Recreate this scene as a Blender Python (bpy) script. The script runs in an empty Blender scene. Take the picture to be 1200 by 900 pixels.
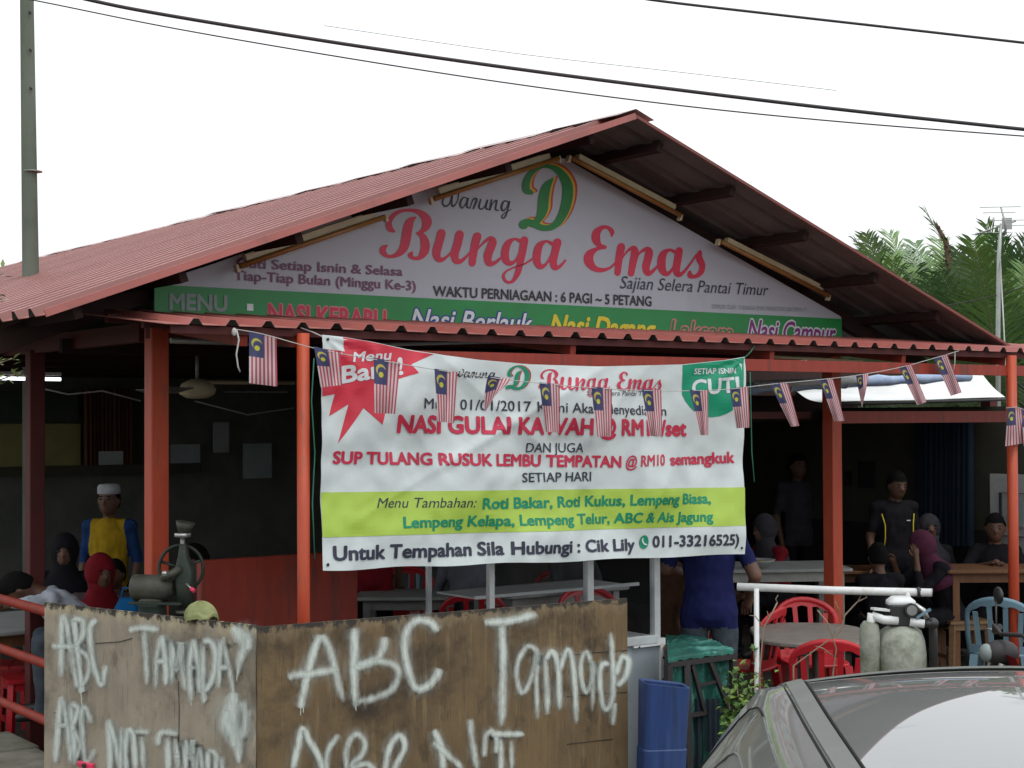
import bpy, bmesh, math, random
from mathutils import Vector, Matrix, noise
random.seed(7)
S = bpy.context.scene
C = S.collection
R = math.radians

# ------------------------------------------------------------------ camera, sky, sun, exposure
F = 1850.0                                  # focal length in pixels of a 1200 wide picture
cam_d = bpy.data.cameras.new('camera')
cam = bpy.data.objects.new('camera', cam_d); C.objects.link(cam); S.camera = cam
cam_d.sensor_width = 36; cam_d.lens = 36 * F / 1200
cam_d.clip_start = 0.05; cam_d.clip_end = 3000
cam.rotation_mode = 'QUATERNION'
CAMR = Matrix.Rotation(R(90 + 1.24), 3, 'X') @ Matrix.Rotation(R(-0.27), 3, 'Z')
CAMP = Vector((0, 0, 2.1))
cam.location = CAMP
cam.rotation_quaternion = CAMR.to_quaternion()
cam_d.dof.use_dof = False

W = bpy.data.worlds.new('World'); S.world = W; W.use_nodes = True
wn = W.node_tree; wn.nodes.clear()
sky = wn.nodes.new('ShaderNodeTexSky'); sky.sky_type = 'NISHITA'; sky.sun_disc = False
SUN_EL, SUN_AZ = R(62), R(150)
sky.sun_elevation = SUN_EL; sky.sun_rotation = SUN_AZ; sky.dust_density = 4; sky.air_density = 1.2
hs = wn.nodes.new('ShaderNodeHueSaturation'); hs.inputs['Saturation'].default_value = 0.12
bg = wn.nodes.new('ShaderNodeBackground'); bg.inputs['Strength'].default_value = 0.07
bg2 = wn.nodes.new('ShaderNodeBackground'); bg2.inputs['Color'].default_value = (0.95, 0.98, 1.0, 1); bg2.inputs['Strength'].default_value = 0.95
ads = wn.nodes.new('ShaderNodeAddShader'); wo = wn.nodes.new('ShaderNodeOutputWorld')
wn.links.new(sky.outputs[0], hs.inputs['Color']); wn.links.new(hs.outputs[0], bg.inputs['Color'])
wn.links.new(bg.outputs[0], ads.inputs[0]); wn.links.new(bg2.outputs[0], ads.inputs[1]); wn.links.new(ads.outputs[0], wo.inputs[0])
sun_d = bpy.data.lights.new('sun', 'SUN'); sun_d.energy = 0.6; sun_d.angle = R(14); sun_d.color = (1, .97, .92)
sun = bpy.data.objects.new('sun', sun_d); C.objects.link(sun)
sd = Vector((math.sin(SUN_AZ) * math.cos(SUN_EL), math.cos(SUN_AZ) * math.cos(SUN_EL), math.sin(SUN_EL)))
sun.rotation_mode = 'QUATERNION'; sun.rotation_quaternion = sd.to_track_quat('Z', 'Y')
S.view_settings.view_transform = 'Standard'; S.view_settings.look = 'None'
S.view_settings.exposure = 0.0; S.view_settings.gamma = 1

# ------------------------------------------------------------------ frames of the place
D1 = Vector((2550, F, 0)).normalized()      # along the shop front, to the right and away
D2 = Vector((-D1.y, D1.x, 0))               # into the shop, to the left and away
K = 0.84                                    # metres of the shop per drawn unit
O = Vector((-1.218 * K, 9.2 * K, 0))                # foot of the round awning post
UP = Vector((0, 0, 1))
def B(u, v, z): return O + D1 * (u * K) + D2 * (v * K) + UP * (2.1 + (z - 2.1) * K)
def zi(z): return 2.1 + (z - 2.1) / K
U1 = D1 * K; U2 = D2 * K; UK = UP * K
def ray(x, y): return (CAMR @ Vector(((x - 600) / F, -(y - 450) / F, -1))).normalized()
def hit(x, y, p, n):
    d = ray(x, y); return CAMP + d * ((p - CAMP).dot(n) / d.dot(n))
def onv(x, y, v): return hit(x, y, B(0, v, 0), D2)          # a point of the upright plane v
def onz(x, y, z): return hit(x, y, Vector((0, 0, z)), UP)
def atD(x, y, D): d = ray(x, y); return CAMP + d * (D / d.y)
def uv(p): q = p - O; return q.dot(D1) / K, q.dot(D2) / K
YAW = math.atan2(D1.y, D1.x)

# ------------------------------------------------------------------ things and parts
ORG = {}
def tag(o, label=None, cat=None, group=None, kind=None):
    if label: o['label'] = label
    if cat: o['category'] = cat
    if group: o['group'] = group
    if kind: o['kind'] = kind
    return o
def thing(name, label, cat, loc=(0, 0, 0), rz=0, group=None, world=False):
    o = bpy.data.objects.new(name, None); C.objects.link(o)
    o.location = loc; o.rotation_euler = (0, 0, rz); o.empty_display_size = .2
    if world: ORG[o.name] = Vector(loc)
    return tag(o, label, cat, group)
class MB:
    def __init__(s): s.v = []; s.f = []; s.m = []; s.sm = []
    def add(s, vs, fs, mi=0, smooth=False):
        b = len(s.v); s.v += [Vector(p) for p in vs]
        for f in fs: s.f.append([b + i for i in f]); s.m.append(mi); s.sm.append(smooth)
        return s
    def box(s, c, size, ax=None, mi=0, bev=0):
        ax = ax or (Vector((1, 0, 0)), Vector((0, 1, 0)), UP)
        c = Vector(c); h = [x / 2 for x in size]; vs = []
        for k in (-1, 1):
            for j in (-1, 1):
                for i in (-1, 1): vs.append(c + ax[0] * (i * h[0]) + ax[1] * (j * h[1]) + ax[2] * (k * h[2]))
        return s.add(vs, [(0, 2, 3, 1), (4, 5, 7, 6), (0, 1, 5, 4), (2, 6, 7, 3), (0, 4, 6, 2), (1, 3, 7, 5)], mi)
    def bar(s, a, b, w, h, mi=0, up=UP):
        a = Vector(a); b = Vector(b); d = (b - a); L = d.length; d.normalize()
        sd_ = d.cross(up)
        if sd_.length < 1e-4: sd_ = D1.copy()
        sd_.normalize(); u2 = sd_.cross(d)
        return s.box((a + b) / 2, (L, w, h), (d, sd_, u2), mi)
    def tube(s, pts, r, n=8, mi=0, caps=True, smooth=True, flat=1.0):
        pts = [Vector(p) for p in pts]; k = len(pts)
        rs = r if isinstance(r, (list, tuple)) else [r] * k
        b = len(s.v); px = None
        for i, p in enumerate(pts):
            t = (pts[min(i + 1, k - 1)] - pts[max(i - 1, 0)])
            t = t.normalized() if t.length > 1e-9 else UP
            if px is None:
                px = t.cross(UP)
                if px.length < 1e-3: px = t.cross(Vector((0, 1, 0)))
            px = (px - t * px.dot(t)).normalized(); py = t.cross(px)
            for j in range(n):
                a = 2 * math.pi * j / n
                s.v.append(p + px * (math.cos(a) * rs[i]) + py * (math.sin(a) * rs[i] * flat))
        for i in range(k - 1):
            for j in range(n):
                s.f.append([b + i * n + j, b + i * n + (j + 1) % n, b + (i + 1) * n + (j + 1) % n, b + (i + 1) * n + j]); s.m.append(mi); s.sm.append(smooth)
        if caps:
            s.f.append([b + j for j in reversed(range(n))]); s.m.append(mi); s.sm.append(False)
            s.f.append([b + (k - 1) * n + j for j in range(n)]); s.m.append(mi); s.sm.append(False)
        return s
    def ell(s, c, r, rot=None, nu=12, nv=8, mi=0, f=None):
        c = Vector(c); b = len(s.v)
        for i in range(nv + 1):
            th = math.pi * i / nv
            for j in range(nu):
                ph = 2 * math.pi * j / nu
                p = Vector((r[0] * math.sin(th) * math.cos(ph), r[1] * math.sin(th) * math.sin(ph), r[2] * math.cos(th)))
                if f: p = f(p)
                if rot: p = rot @ p
                s.v.append(c + p)
        for i in range(nv):
            for j in range(nu):
                s.f.append([b + i * nu + j, b + (i + 1) * nu + j, b + (i + 1) * nu + (j + 1) % nu, b + i * nu + (j + 1) % nu]); s.m.append(mi); s.sm.append(True)
        return s
    def loft(s, rings, mi=0, smooth=True, caps=True, closed=True):
        b = len(s.v); n = len(rings[0])
        for r_ in rings: s.v += [Vector(p) for p in r_]
        for i in range(len(rings) - 1):
            for j in range(n if closed else n - 1):
                s.f.append([b + i * n + j, b + i * n + (j + 1) % n, b + (i + 1) * n + (j + 1) % n, b + (i + 1) * n + j]); s.m.append(mi); s.sm.append(smooth)
        if caps and closed:
            s.f.append([b + j for j in reversed(range(n))]); s.m.append(mi); s.sm.append(False)
            s.f.append([b + (len(rings) - 1) * n + j for j in range(n)]); s.m.append(mi); s.sm.append(False)
        return s
    def mesh(s, name, mats, org):
        me = bpy.data.meshes.new(name)
        me.from_pydata([v - org for v in s.v], [], s.f)
        for m in (mats if isinstance(mats, (list, tuple)) else [mats]): me.materials.append(m)
        me.polygons.foreach_set('material_index', s.m); me.polygons.foreach_set('use_smooth', s.sm)
        bm = bmesh.new(); bm.from_mesh(me); bmesh.ops.remove_doubles(bm, verts=bm.verts, dist=1e-6)
        bmesh.ops.recalc_face_normals(bm, faces=bm.faces); bm.to_mesh(me); bm.free()
        me.update(); return me
class MBK(MB):
    def box(s, c, size, ax=None, mi=0, bev=0): return MB.box(s, c, [q * K for q in size], ax, mi)
    def bar(s, a, b, w, h, mi=0, up=UP):
        a = Vector(a); b = Vector(b); d = (b - a); L = d.length; d.normalize()
        sd_ = d.cross(up)
        if sd_.length < 1e-4: sd_ = D1.copy()
        sd_.normalize(); u2 = sd_.cross(d)
        return MB.box(s, (a + b) / 2, (L, w * K, h * K), (d, sd_, u2), mi)
    def tube(s, pts, r, n=8, **kw): return MB.tube(s, pts, [q * K for q in r] if isinstance(r, (list, tuple)) else r * K, n, **kw)
def part(name, mb, mats, parent=None, label=None, bevel=0, local0=False):
    org = Vector((0, 0, 0))
    pw = ORG.get(parent.name) if parent else None
    if not local0:
        xs = [v.x for v in mb.v]; ys = [v.y for v in mb.v]; zs = [v.z for v in mb.v]
        org = Vector(((min(xs) + max(xs)) / 2, (min(ys) + max(ys)) / 2, min(zs)))
    me = mb.mesh(name, mats, org)
    o = bpy.data.objects.new(name, me); C.objects.link(o)
    o.location = org - pw if pw is not None else org
    if parent:
        o.parent = parent
        if pw is not None: ORG[o.name] = org
    if bevel:
        m = o.modifiers.new('bevel', 'BEVEL'); m.width = bevel; m.segments = 2; m.limit_method = 'ANGLE'; m.angle_limit = R(40)
    if label: o['label'] = label
    return o
def copy_tree(o, parent=None):
    c = o.copy(); C.objects.link(c); c.parent = parent
    for ch in o.children: copy_tree(ch, c)
    return c

# ------------------------------------------------------------------ materials
def nd(nt, t, **kw):
    n = nt.nodes.new(t)
    for k, v in kw.items():
        if k in n.inputs: n.inputs[k].default_value = v
        else: setattr(n, k, v)
    return n
def mat(name, col, rough=.6, metal=0, col2=None, scale=4, stretch=(1, 1, 1), amount=.5, bump=.0, bscale=40, dirt=None, dscale=1.5, dlo=.5, dhi=.7, coat=0, trans=0, alpha=1, detail=6):
    m = bpy.data.materials.new(name); m.use_nodes = True; nt = m.node_tree
    p = nt.nodes['Principled BSDF']; L = nt.links
    p.inputs['Roughness'].default_value = rough; p.inputs['Metallic'].default_value = metal
    if coat: p.inputs['Coat Weight'].default_value = coat; p.inputs['Coat Roughness'].default_value = .03
    if trans: p.inputs['Transmission Weight'].default_value = trans
    if alpha < 1: p.inputs['Alpha'].default_value = alpha
    c4 = lambda c: (c[0], c[1], c[2], 1)
    if rough >= .8: p.inputs['Specular IOR Level'].default_value = .15
    if col2 is None: col2 = tuple(x * .78 for x in col)
    tc = nd(nt, 'ShaderNodeTexCoord'); mp = nd(nt, 'ShaderNodeMapping'); mp.inputs['Scale'].default_value = stretch
    L.new(tc.outputs['Object'], mp.inputs[0])
    n1 = nd(nt, 'ShaderNodeTexNoise', Scale=scale, Detail=detail, Roughness=.65); L.new(mp.outputs[0], n1.inputs['Vector'])
    r1 = nd(nt, 'ShaderNodeValToRGB'); r1.color_ramp.elements[0].position = .5 - amount / 2 * .6; r1.color_ramp.elements[1].position = .5 + amount / 2 * .6
    r1.color_ramp.elements[0].color = c4(col2); r1.color_ramp.elements[1].color = c4(col)
    L.new(n1.outputs[0], r1.inputs[0]); out = r1.outputs[0]
    if dirt:
        n2 = nd(nt, 'ShaderNodeTexNoise', Scale=dscale, Detail=9, Roughness=.7); L.new(mp.outputs[0], n2.inputs['Vector'])
        r2 = nd(nt, 'ShaderNodeMapRange'); r2.inputs['From Min'].default_value = dlo; r2.inputs['From Max'].default_value = dhi
        L.new(n2.outputs[0], r2.inputs[0])
        mx = nd(nt, 'ShaderNodeMix', data_type='RGBA'); mx.inputs[7].default_value = c4(dirt)
        L.new(r2.outputs[0], mx.inputs[0]); L.new(out, mx.inputs[6]); out = mx.outputs[2]
    L.new(out, p.inputs['Base Color'])
    if bump:
        n3 = nd(nt, 'ShaderNodeTexNoise', Scale=bscale, Detail=5); L.new(mp.outputs[0], n3.inputs['Vector'])
        b = nd(nt, 'ShaderNodeBump', Strength=bump, Distance=.01); L.new(n3.outputs[0], b.inputs['Height']); L.new(b.outputs[0], p.inputs['Normal'])
    return m
M = {}
def mm(k, *a, **kw): M[k] = mat(k, *a, **kw); return M[k]
mm('red_paint', (.29, .030, .014), .55, col2=(.22, .022, .011), scale=5, stretch=(3, 3, .5), dirt=(.10, .03, .022), dscale=4, dlo=.52, dhi=.68)
mm('orange_red_paint', (.47, .07, .022), .5, col2=(.38, .042, .016), scale=5, stretch=(3, 3, .5), dirt=(.2, .05, .03), dscale=5, dlo=.55, dhi=.7)
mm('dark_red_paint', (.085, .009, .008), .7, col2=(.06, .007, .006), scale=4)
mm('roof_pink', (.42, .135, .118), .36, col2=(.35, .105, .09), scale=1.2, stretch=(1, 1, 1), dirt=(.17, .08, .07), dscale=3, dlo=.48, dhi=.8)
mm('roof_lit_pink', (.62, .31, .28), .32, col2=(.38, .15, .135), scale=1.2, dirt=(.3, .12, .1), dscale=3, dlo=.5, dhi=.8)  # paler roof paint for rib tops: sky light painted into the colour
mm('roof_shade_red', (.19, .05, .042), .5, col2=(.15, .04, .034), scale=1.2)  # darker roof paint: shade painted on rib sides, plain dark on right trim
mm('roof_under', (.11, .118, .115), .6, col2=(.075, .072, .068), scale=2, dirt=(.05, .035, .03), dlo=.5, dhi=.8)
mm('awning_pink', (.42, .17, .145), .5, col2=(.34, .13, .11), scale=3, dirt=(.25, .1, .08), dscale=6, dlo=.55, dhi=.8)
mm('cap_pale', (.55, .42, .42), .45, scale=3)
mm('rust_beam', (.035, .02, .018), .8, scale=8)
mm('sign_white', (.40, .42, .48), .45, col2=(.37, .39, .45), scale=1.2, dirt=(.30, .31, .36), dscale=2.2, dlo=.5, dhi=.9)
mm('sign_green', (.01, .24, .055), .45, col2=(.01, .19, .045), scale=3)
mm('print_red', (.56, .022, .07), .5, col2=(.48, .017, .058), scale=4)
mm('print_pink', (.6, .2, .22), .5)
mm('print_black', (.018, .02, .03), .5)
mm('print_navy', (.03, .035, .065), .5)
mm('print_purple', (.17, .05, .13), .5)
mm('print_violet', (.22, .02, .2), .5)
mm('print_yellow', (.72, .58, .03), .5)
mm('print_gold', (.6, .4, .03), .5)
mm('print_brick', (.5, .05, .03), .5)
mm('print_leaf', (.01, .2, .04), .5)
mm('print_teal', (.0, .27, .15), .5)
mm('print_white', (.68, .72, .75), .5)
mm('print_grey', (.25, .3, .3), .5)
mm('print_blue', (.02, .04, .25), .5)
mm('banner_white', (.60, .66, .665), .42, col2=(.56, .62, .625), scale=3, dirt=(.50, .54, .53), dscale=4, dlo=.55, dhi=.9, bump=.15, bscale=25)
mm('banner_red', (.62, .03, .06), .45)
mm('banner_green', (.0, .30, .16), .45)
mm('banner_lime', (.40, .58, .08), .45, col2=(.37, .53, .075), scale=4)
mm('batten_cream', (.55, .49, .33), .5, col2=(.45, .38, .24), scale=6)
mm('tube_amber', (.30, .14, .03), .35, scale=8)
mm('steel_grey', (.3, .31, .3), .45, metal=.6, scale=8)
mm('white_paint', (.7, .72, .72), .45, dirt=(.4, .38, .33), dscale=8, dlo=.55, dhi=.75)
mm('black_plastic', (.02, .02, .022), .45)
mm('dark_iron', (.03, .026, .028), .6)
mm('rope', (.5, .5, .48), .8, scale=20)
mm('rope_green', (.05, .2, .12), .8, scale=20)
mm('cable', (.03, .025, .03), .6)
mm('pole_concrete', (.17, .2, .165), .85, col2=(.10, .12, .095), scale=6, stretch=(1, 1, .3), bump=.3, dirt=(.08, .1, .07), dscale=3, dlo=.5, dhi=.8)
mm('concrete', (.22, .21, .18), .9, col2=(.13, .125, .10), scale=3, bump=.6, bscale=12, dirt=(.07, .08, .05), dscale=2, dlo=.45, dhi=.7)
mm('ground', (.16, .14, .11), .95, col2=(.1, .09, .07), scale=1.2, bump=.6, bscale=8)
mm('road', (.055, .055, .055), .9, col2=(.04, .04, .04), scale=20, bump=.4, bscale=60)
mm('floor', (.09, .08, .07), .85, col2=(.06, .052, .046), scale=2, bump=.2)
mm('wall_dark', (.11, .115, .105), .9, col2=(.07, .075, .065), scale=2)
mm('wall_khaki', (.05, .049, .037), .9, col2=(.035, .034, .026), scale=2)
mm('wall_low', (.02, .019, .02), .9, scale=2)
mm('curtain_blue', (.012, .022, .036), .9, col2=(.008, .015, .026), scale=6, stretch=(3, 3, .5))
mm('menu_yellow', (.2, .19, .06), .7, scale=5)
mm('curtain_brown', (.10, .045, .025), .9, scale=5)
mm('paper', (.3, .32, .32), .8)
mm('chair_red', (.5, .016, .026), .4, col2=(.42, .013, .022), scale=4)
mm('chair_blue', (.14, .25, .32), .45, scale=4)
mm('wood', (.18, .075, .025), .6, col2=(.12, .05, .018), scale=5, stretch=(6, 6, .6))
mm('wood_pale', (.22, .13, .06), .6, col2=(.15, .085, .04), scale=5, stretch=(.6, 6, 6))
mm('table_stone', (.21, .19, .17), .5, col2=(.15, .135, .12), scale=8)
mm('table_white', (.33, .35, .34), .5, scale=5)
mm('glass', (.02, .025, .03), .04, trans=0, alpha=.22)
mm('case_frame', (.62, .66, .68), .35, metal=.3, scale=5)
mm('case_panel', (.36, .41, .45), .4, metal=.2, col2=(.32, .37, .41), scale=2, dirt=(.2, .23, .25), dscale=6, dlo=.58, dhi=.8)
mm('bin_blue', (.014, .045, .17), .5, col2=(.01, .03, .10), scale=5, stretch=(5, 5, .5), dirt=(.05, .09, .2), dlo=.5, dhi=.8)
mm('tarp_green', (.008, .13, .095), .75, col2=(.005, .06, .05), scale=7, bump=.7, bscale=14, dirt=(.18, .5, .45), dscale=5, dlo=.52, dhi=.7)
mm('tarp_white', (.78, .8, .8), .5, scale=2)
mm('tarp_blue', (.25, .35, .58), .45, col2=(.4, .5, .66), scale=9, stretch=(1, 1, 3))
mm('cloth_dark', (.03, .045, .06), .9, scale=6)
mm('cloth_lime', (.26, .28, .13), .9, col2=(.18, .2, .09), scale=8, bump=.4)
mm('pink', (.75, .04, .12), .5)
mm('machine_green', (.016, .034, .022), .6, col2=(.01, .02, .015), scale=8, dirt=(.04, .036, .024), dscale=6, dlo=.45, dhi=.7)
mm('machine_grey', (.07, .07, .052), .6, col2=(.035, .035, .027), scale=8, bump=.4)
mm('steel_bright', (.5, .5, .48), .3, metal=.7)
mm('tank_grey', (.34, .36, .31), .7, col2=(.2, .22, .18), scale=5, bump=1, bscale=10, dirt=(.1, .12, .07), dscale=7, dlo=.48, dhi=.7)
mm('leaf', (.07, .16, .03), .6, col2=(.04, .09, .02), scale=6)
mm('leaf_lime', (.18, .28, .05), .6, col2=(.1, .18, .04), scale=6)
mm('leaf_pale', (.30, .34, .14), .6, col2=(.16, .22, .07), scale=9)
mm('palm_leaf', (.10, .19, .07), .5, col2=(.065, .13, .05), scale=1.2)
mm('palm_grey', (.23, .31, .20), .5, col2=(.14, .22, .12), scale=2)
mm('palm_bright', (.14, .25, .06), .5, col2=(.09, .17, .045), scale=1.2)
mm('palm_stem', (.16, .17, .08), .6)
mm('bark', (.12, .09, .06), .9, scale=8)
mm('twig', (.3, .24, .18), .9, scale=8)
mm('antenna', (.42, .44, .43), .4, metal=.5)
mm('rubber', (.02, .02, .02), .8)
mm('skin', (.13, .064, .04), .6, scale=3)
mm('skin_dark', (.13, .065, .04), .6, scale=3)
mm('hair', (.006, .005, .005), .85)
mm('eye', (.01, .008, .008), .3)
for k, c in dict(c_yellow=(.42, .27, .015), c_blue=(.015, .05, .16), c_navy=(.014, .018, .09), c_black=(.012, .012, .016), c_white=(.48, .52, .6), c_cap=(.5, .52, .55), c_red=(.2, .01, .018), c_grey=(.13, .14, .17), c_jeans=(.07, .09, .11), c_purple=(.10, .026, .055), c_floral=(.11, .08, .085), c_brown=(.1, .05, .03), c_darkgrey=(.045, .045, .055), c_cyan=(.01, .13, .35)).items():
    mm(k, c, .85, col2=tuple(x * .7 for x in c), scale=10, bump=.2, bscale=15)
# tube lamp: the one lit fluorescent tube in the shop
m = bpy.data.materials.new('tube_lit'); m.use_nodes = True
m.node_tree.nodes['Principled BSDF'].inputs['Emission Color'].default_value = (.85, .93, 1, 1)
m.node_tree.nodes['Principled BSDF'].inputs['Emission Strength'].default_value = 2.2; M['tube_lit'] = m

# plywood with stains and worn edges
def ply(name, a, b, c, top):
    m = bpy.data.materials.new(name); m.use_nodes = True; nt = m.node_tree; L = nt.links; p = nt.nodes['Principled BSDF']
    p.inputs['Roughness'].default_value = .75
    tc = nd(nt, 'ShaderNodeTexCoord')
    def nz(sc, st, det=8, rg=.65):
        mp = nd(nt, 'ShaderNodeMapping'); mp.inputs['Scale'].default_value = st; L.new(tc.outputs['Object'], mp.inputs[0])
        n = nd(nt, 'ShaderNodeTexNoise', Scale=sc, Detail=det, Roughness=rg); L.new(mp.outputs[0], n.inputs['Vector']); return n.outputs[0]
    def mixc(fac, A, Bc, lo, hi):
        r = nd(nt, 'ShaderNodeMapRange'); r.inputs['From Min'].default_value = lo; r.inputs['From Max'].default_value = hi; L.new(fac, r.inputs[0])
        x = nd(nt, 'ShaderNodeMix', data_type='RGBA'); L.new(r.outputs[0], x.inputs[0])
        if isinstance(A, tuple): x.inputs[6].default_value = (*A, 1)
        else: L.new(A, x.inputs[6])
        x.inputs[7].default_value = (*Bc, 1); return x.outputs[2]
    base = mixc(nz(2.2, (1.6, 1.6, .9)), a, b, .36, .66)
    base = mixc(nz(7, (3.5, 3.5, .25)), base, c, .54, .72)
    base = mixc(nz(30, (3, 3, .15), 4), base, tuple(x * .55 for x in b), .58, .8)
    base = mixc(nz(1.9, (1, 1, 1.2)), base, tuple(x * .42 for x in b), .50, .66)
    base = mixc(nz(4.5, (1.2, 1.2, .7)), base, tuple(x * .5 for x in b), .55, .70)
    base = mixc(nz(3.1, (1, 1, .6)), base, tuple(min(1, x * 1.5) for x in a), .58, .74)
    sx = nd(nt, 'ShaderNodeSeparateXYZ'); L.new(tc.outputs['Object'], sx.inputs[0])
    e = nd(nt, 'ShaderNodeMapRange'); e.inputs['From Min'].default_value = 1.22 - .17; e.inputs['From Max'].default_value = 1.22; L.new(sx.outputs[2], e.inputs[0])
    ad = nd(nt, 'ShaderNodeMath', operation='MULTIPLY'); L.new(e.outputs[0], ad.inputs[0]); L.new(nz(14, (1, 1, .5)), ad.inputs[1])
    base = mixc(ad.outputs[0], base, top, .3, .5)
    e2 = nd(nt, 'ShaderNodeMapRange'); e2.inputs['From Min'].default_value = 1.22 - .09; e2.inputs['From Max'].default_value = 1.22; L.new(sx.outputs[2], e2.inputs[0])
    ad2 = nd(nt, 'ShaderNodeMath', operation='MULTIPLY'); L.new(e2.outputs[0], ad2.inputs[0]); L.new(nz(26, (1, 1, .8)), ad2.inputs[1])
    base = mixc(ad2.outputs[0], base, (.03, .025, .02), .36, .46)
    L.new(base, p.inputs['Base Color'])
    bu = nd(nt, 'ShaderNodeBump', Strength=.35, Distance=.004); L.new(nz(40, (3, 3, .2)), bu.inputs['Height']); L.new(bu.outputs[0], p.inputs['Normal'])
    M[name] = m
ply('ply_pale', (.33, .29, .225), (.20, .165, .12), (.32, .28, .21), (.38, .33, .22))
ply('ply_brown', (.16, .108, .05), (.075, .05, .028), (.23, .165, .08), (.19, .14, .08))
# sprayed paint: opacity fades to the edge of each stroke
m = bpy.data.materials.new('spray_paint'); m.use_nodes = True; nt = m.node_tree; L = nt.links; p = nt.nodes['Principled BSDF']
p.inputs['Base Color'].default_value = (.60, .66, .62, 1); p.inputs['Roughness'].default_value = .6
at = nd(nt, 'ShaderNodeAttribute', attribute_name='edge'); tc = nd(nt, 'ShaderNodeTexCoord')
mp = nd(nt, 'ShaderNodeMapping'); mp.inputs['Scale'].default_value = (2, 2, .7); L.new(tc.outputs['Object'], mp.inputs[0])
n1 = nd(nt, 'ShaderNodeTexNoise', Scale=22, Detail=8, Roughness=.7); L.new(mp.outputs[0], n1.inputs['Vector'])
n2 = nd(nt, 'ShaderNodeTexNoise', Scale=5, Detail=3); L.new(tc.outputs['Object'], n2.inputs['Vector'])
a1 = nd(nt, 'ShaderNodeMath', operation='MULTIPLY_ADD'); L.new(n1.outputs[0], a1.inputs[0]); a1.inputs[1].default_value = 1.4; L.new(at.outputs['Fac'], a1.inputs[2])
a1b = nd(nt, 'ShaderNodeMath', operation='MULTIPLY_ADD'); L.new(n2.outputs[0], a1b.inputs[0]); a1b.inputs[1].default_value = .7; L.new(a1.outputs[0], a1b.inputs[2])
a2 = nd(nt, 'ShaderNodeMapRange'); a2.inputs['From Min'].default_value = 1.04; a2.inputs['From Max'].default_value = 1.95; a2.inputs['To Max'].default_value = .9; L.new(a1b.outputs[0], a2.inputs[0])
a3 = nd(nt, 'ShaderNodeMath', operation='MULTIPLY'); L.new(a2.outputs[0], a3.inputs[0])
a4 = nd(nt, 'ShaderNodeMapRange'); a4.inputs['From Min'].default_value = 0; a4.inputs['From Max'].default_value = .45; L.new(at.outputs['Fac'], a4.inputs[0])
L.new(a4.outputs[0], a3.inputs[1]); L.new(a3.outputs[0], p.inputs['Alpha']); M['spray'] = m
# cloth flag: stripes, canton, crescent and star, read from the flag's own UV
def flag_mat():
    m = bpy.data.materials.new('flag_cloth'); m.use_nodes = True; nt = m.node_tree; L = nt.links; p = nt.nodes['Principled BSDF']; p.inputs['Roughness'].default_value = .7
    uvn = nd(nt, 'ShaderNodeUVMap', uv_map='UVMap'); sx = nd(nt, 'ShaderNodeSeparateXYZ'); L.new(uvn.outputs[0], sx.inputs[0]); X, Y = sx.outputs[0], sx.outputs[1]
    def mt(op, a, b=None, c=None):
        n = nd(nt, 'ShaderNodeMath', operation=op)
        for i, q in enumerate((a, b, c)):
            if q is None: continue
            if isinstance(q, (int, float)): n.inputs[i].default_value = q
            else: L.new(q, n.inputs[i])
        return n.outputs[0]
    st = mt('GREATER_THAN', mt('FRACT', mt('MULTIPLY', X, 7.0)), .5)
    def mix(f, a, b):
        x = nd(nt, 'ShaderNodeMix', data_type='RGBA'); L.new(f, x.inputs[0])
        for i, q in ((6, a), (7, b)):
            if isinstance(q, tuple): x.inputs[i].default_value = (*q, 1)
            else: L.new(q, x.inputs[i])
        return x.outputs[2]
    col = mix(st, (.60, .54, .56), (.44, .08, .11))
    can = mt('MULTIPLY', mt('LESS_THAN', X, .54), mt('LESS_THAN', Y, .47))
    col = mix(can, col, (.055, .06, .15))
    def disc(cx, cy, r):
        dx = mt('SUBTRACT', X, cx); dy = mt('MULTIPLY', mt('SUBTRACT', Y, cy), 1.85)
        return mt('LESS_THAN', mt('ADD', mt('MULTIPLY', dx, dx), mt('MULTIPLY', dy, dy)), r * r)
    cres = mt('MULTIPLY', disc(.27, .20, .19), mt('SUBTRACT', 1.0, disc(.31, .235, .165)))
    col = mix(cres, col, (.5, .45, .1)); col = mix(disc(.29, .29, .095), col, (.55, .55, .05))
    L.new(col, p.inputs['Base Color'])
    tr = nd(nt, 'ShaderNodeBsdfTranslucent'); L.new(col, tr.inputs[0]); ms = nd(nt, 'ShaderNodeMixShader'); ms.inputs[0].default_value = .3
    L.new(p.outputs[0], ms.inputs[1]); L.new(tr.outputs[0], ms.inputs[2]); L.new(ms.outputs[0], nt.nodes['Material Output'].inputs[0]); M['flag'] = m
flag_mat()
# dusty car paint
m = mat('car_paint', (.17, .18, .172), .4, metal=.2, col2=(.145, .155, .15), scale=2, coat=.6, dirt=(.2, .21, .2), dscale=5, dlo=.45, dhi=.9); M['car_paint'] = m
m = mat('car_roof', (.15, .158, .155), .5, metal=.0, scale=2, coat=1, dirt=(.12, .125, .125), dscale=4, dlo=.45, dhi=.9); m.node_tree.nodes['Principled BSDF'].inputs['Coat IOR'].default_value = 1.9; m.node_tree.nodes['Principled BSDF'].inputs['Coat Roughness'].default_value = .012; M['car_roof'] = m
m = mat('car_glass', (.15, .158, .155), .45, scale=2, dirt=(.17, .17, .17), dscale=3, dlo=.42, dhi=.75); M['car_glass'] = m
m = mat('car_trim', (.15, .16, .15), .4, scale=4); M['car_trim'] = m
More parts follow.
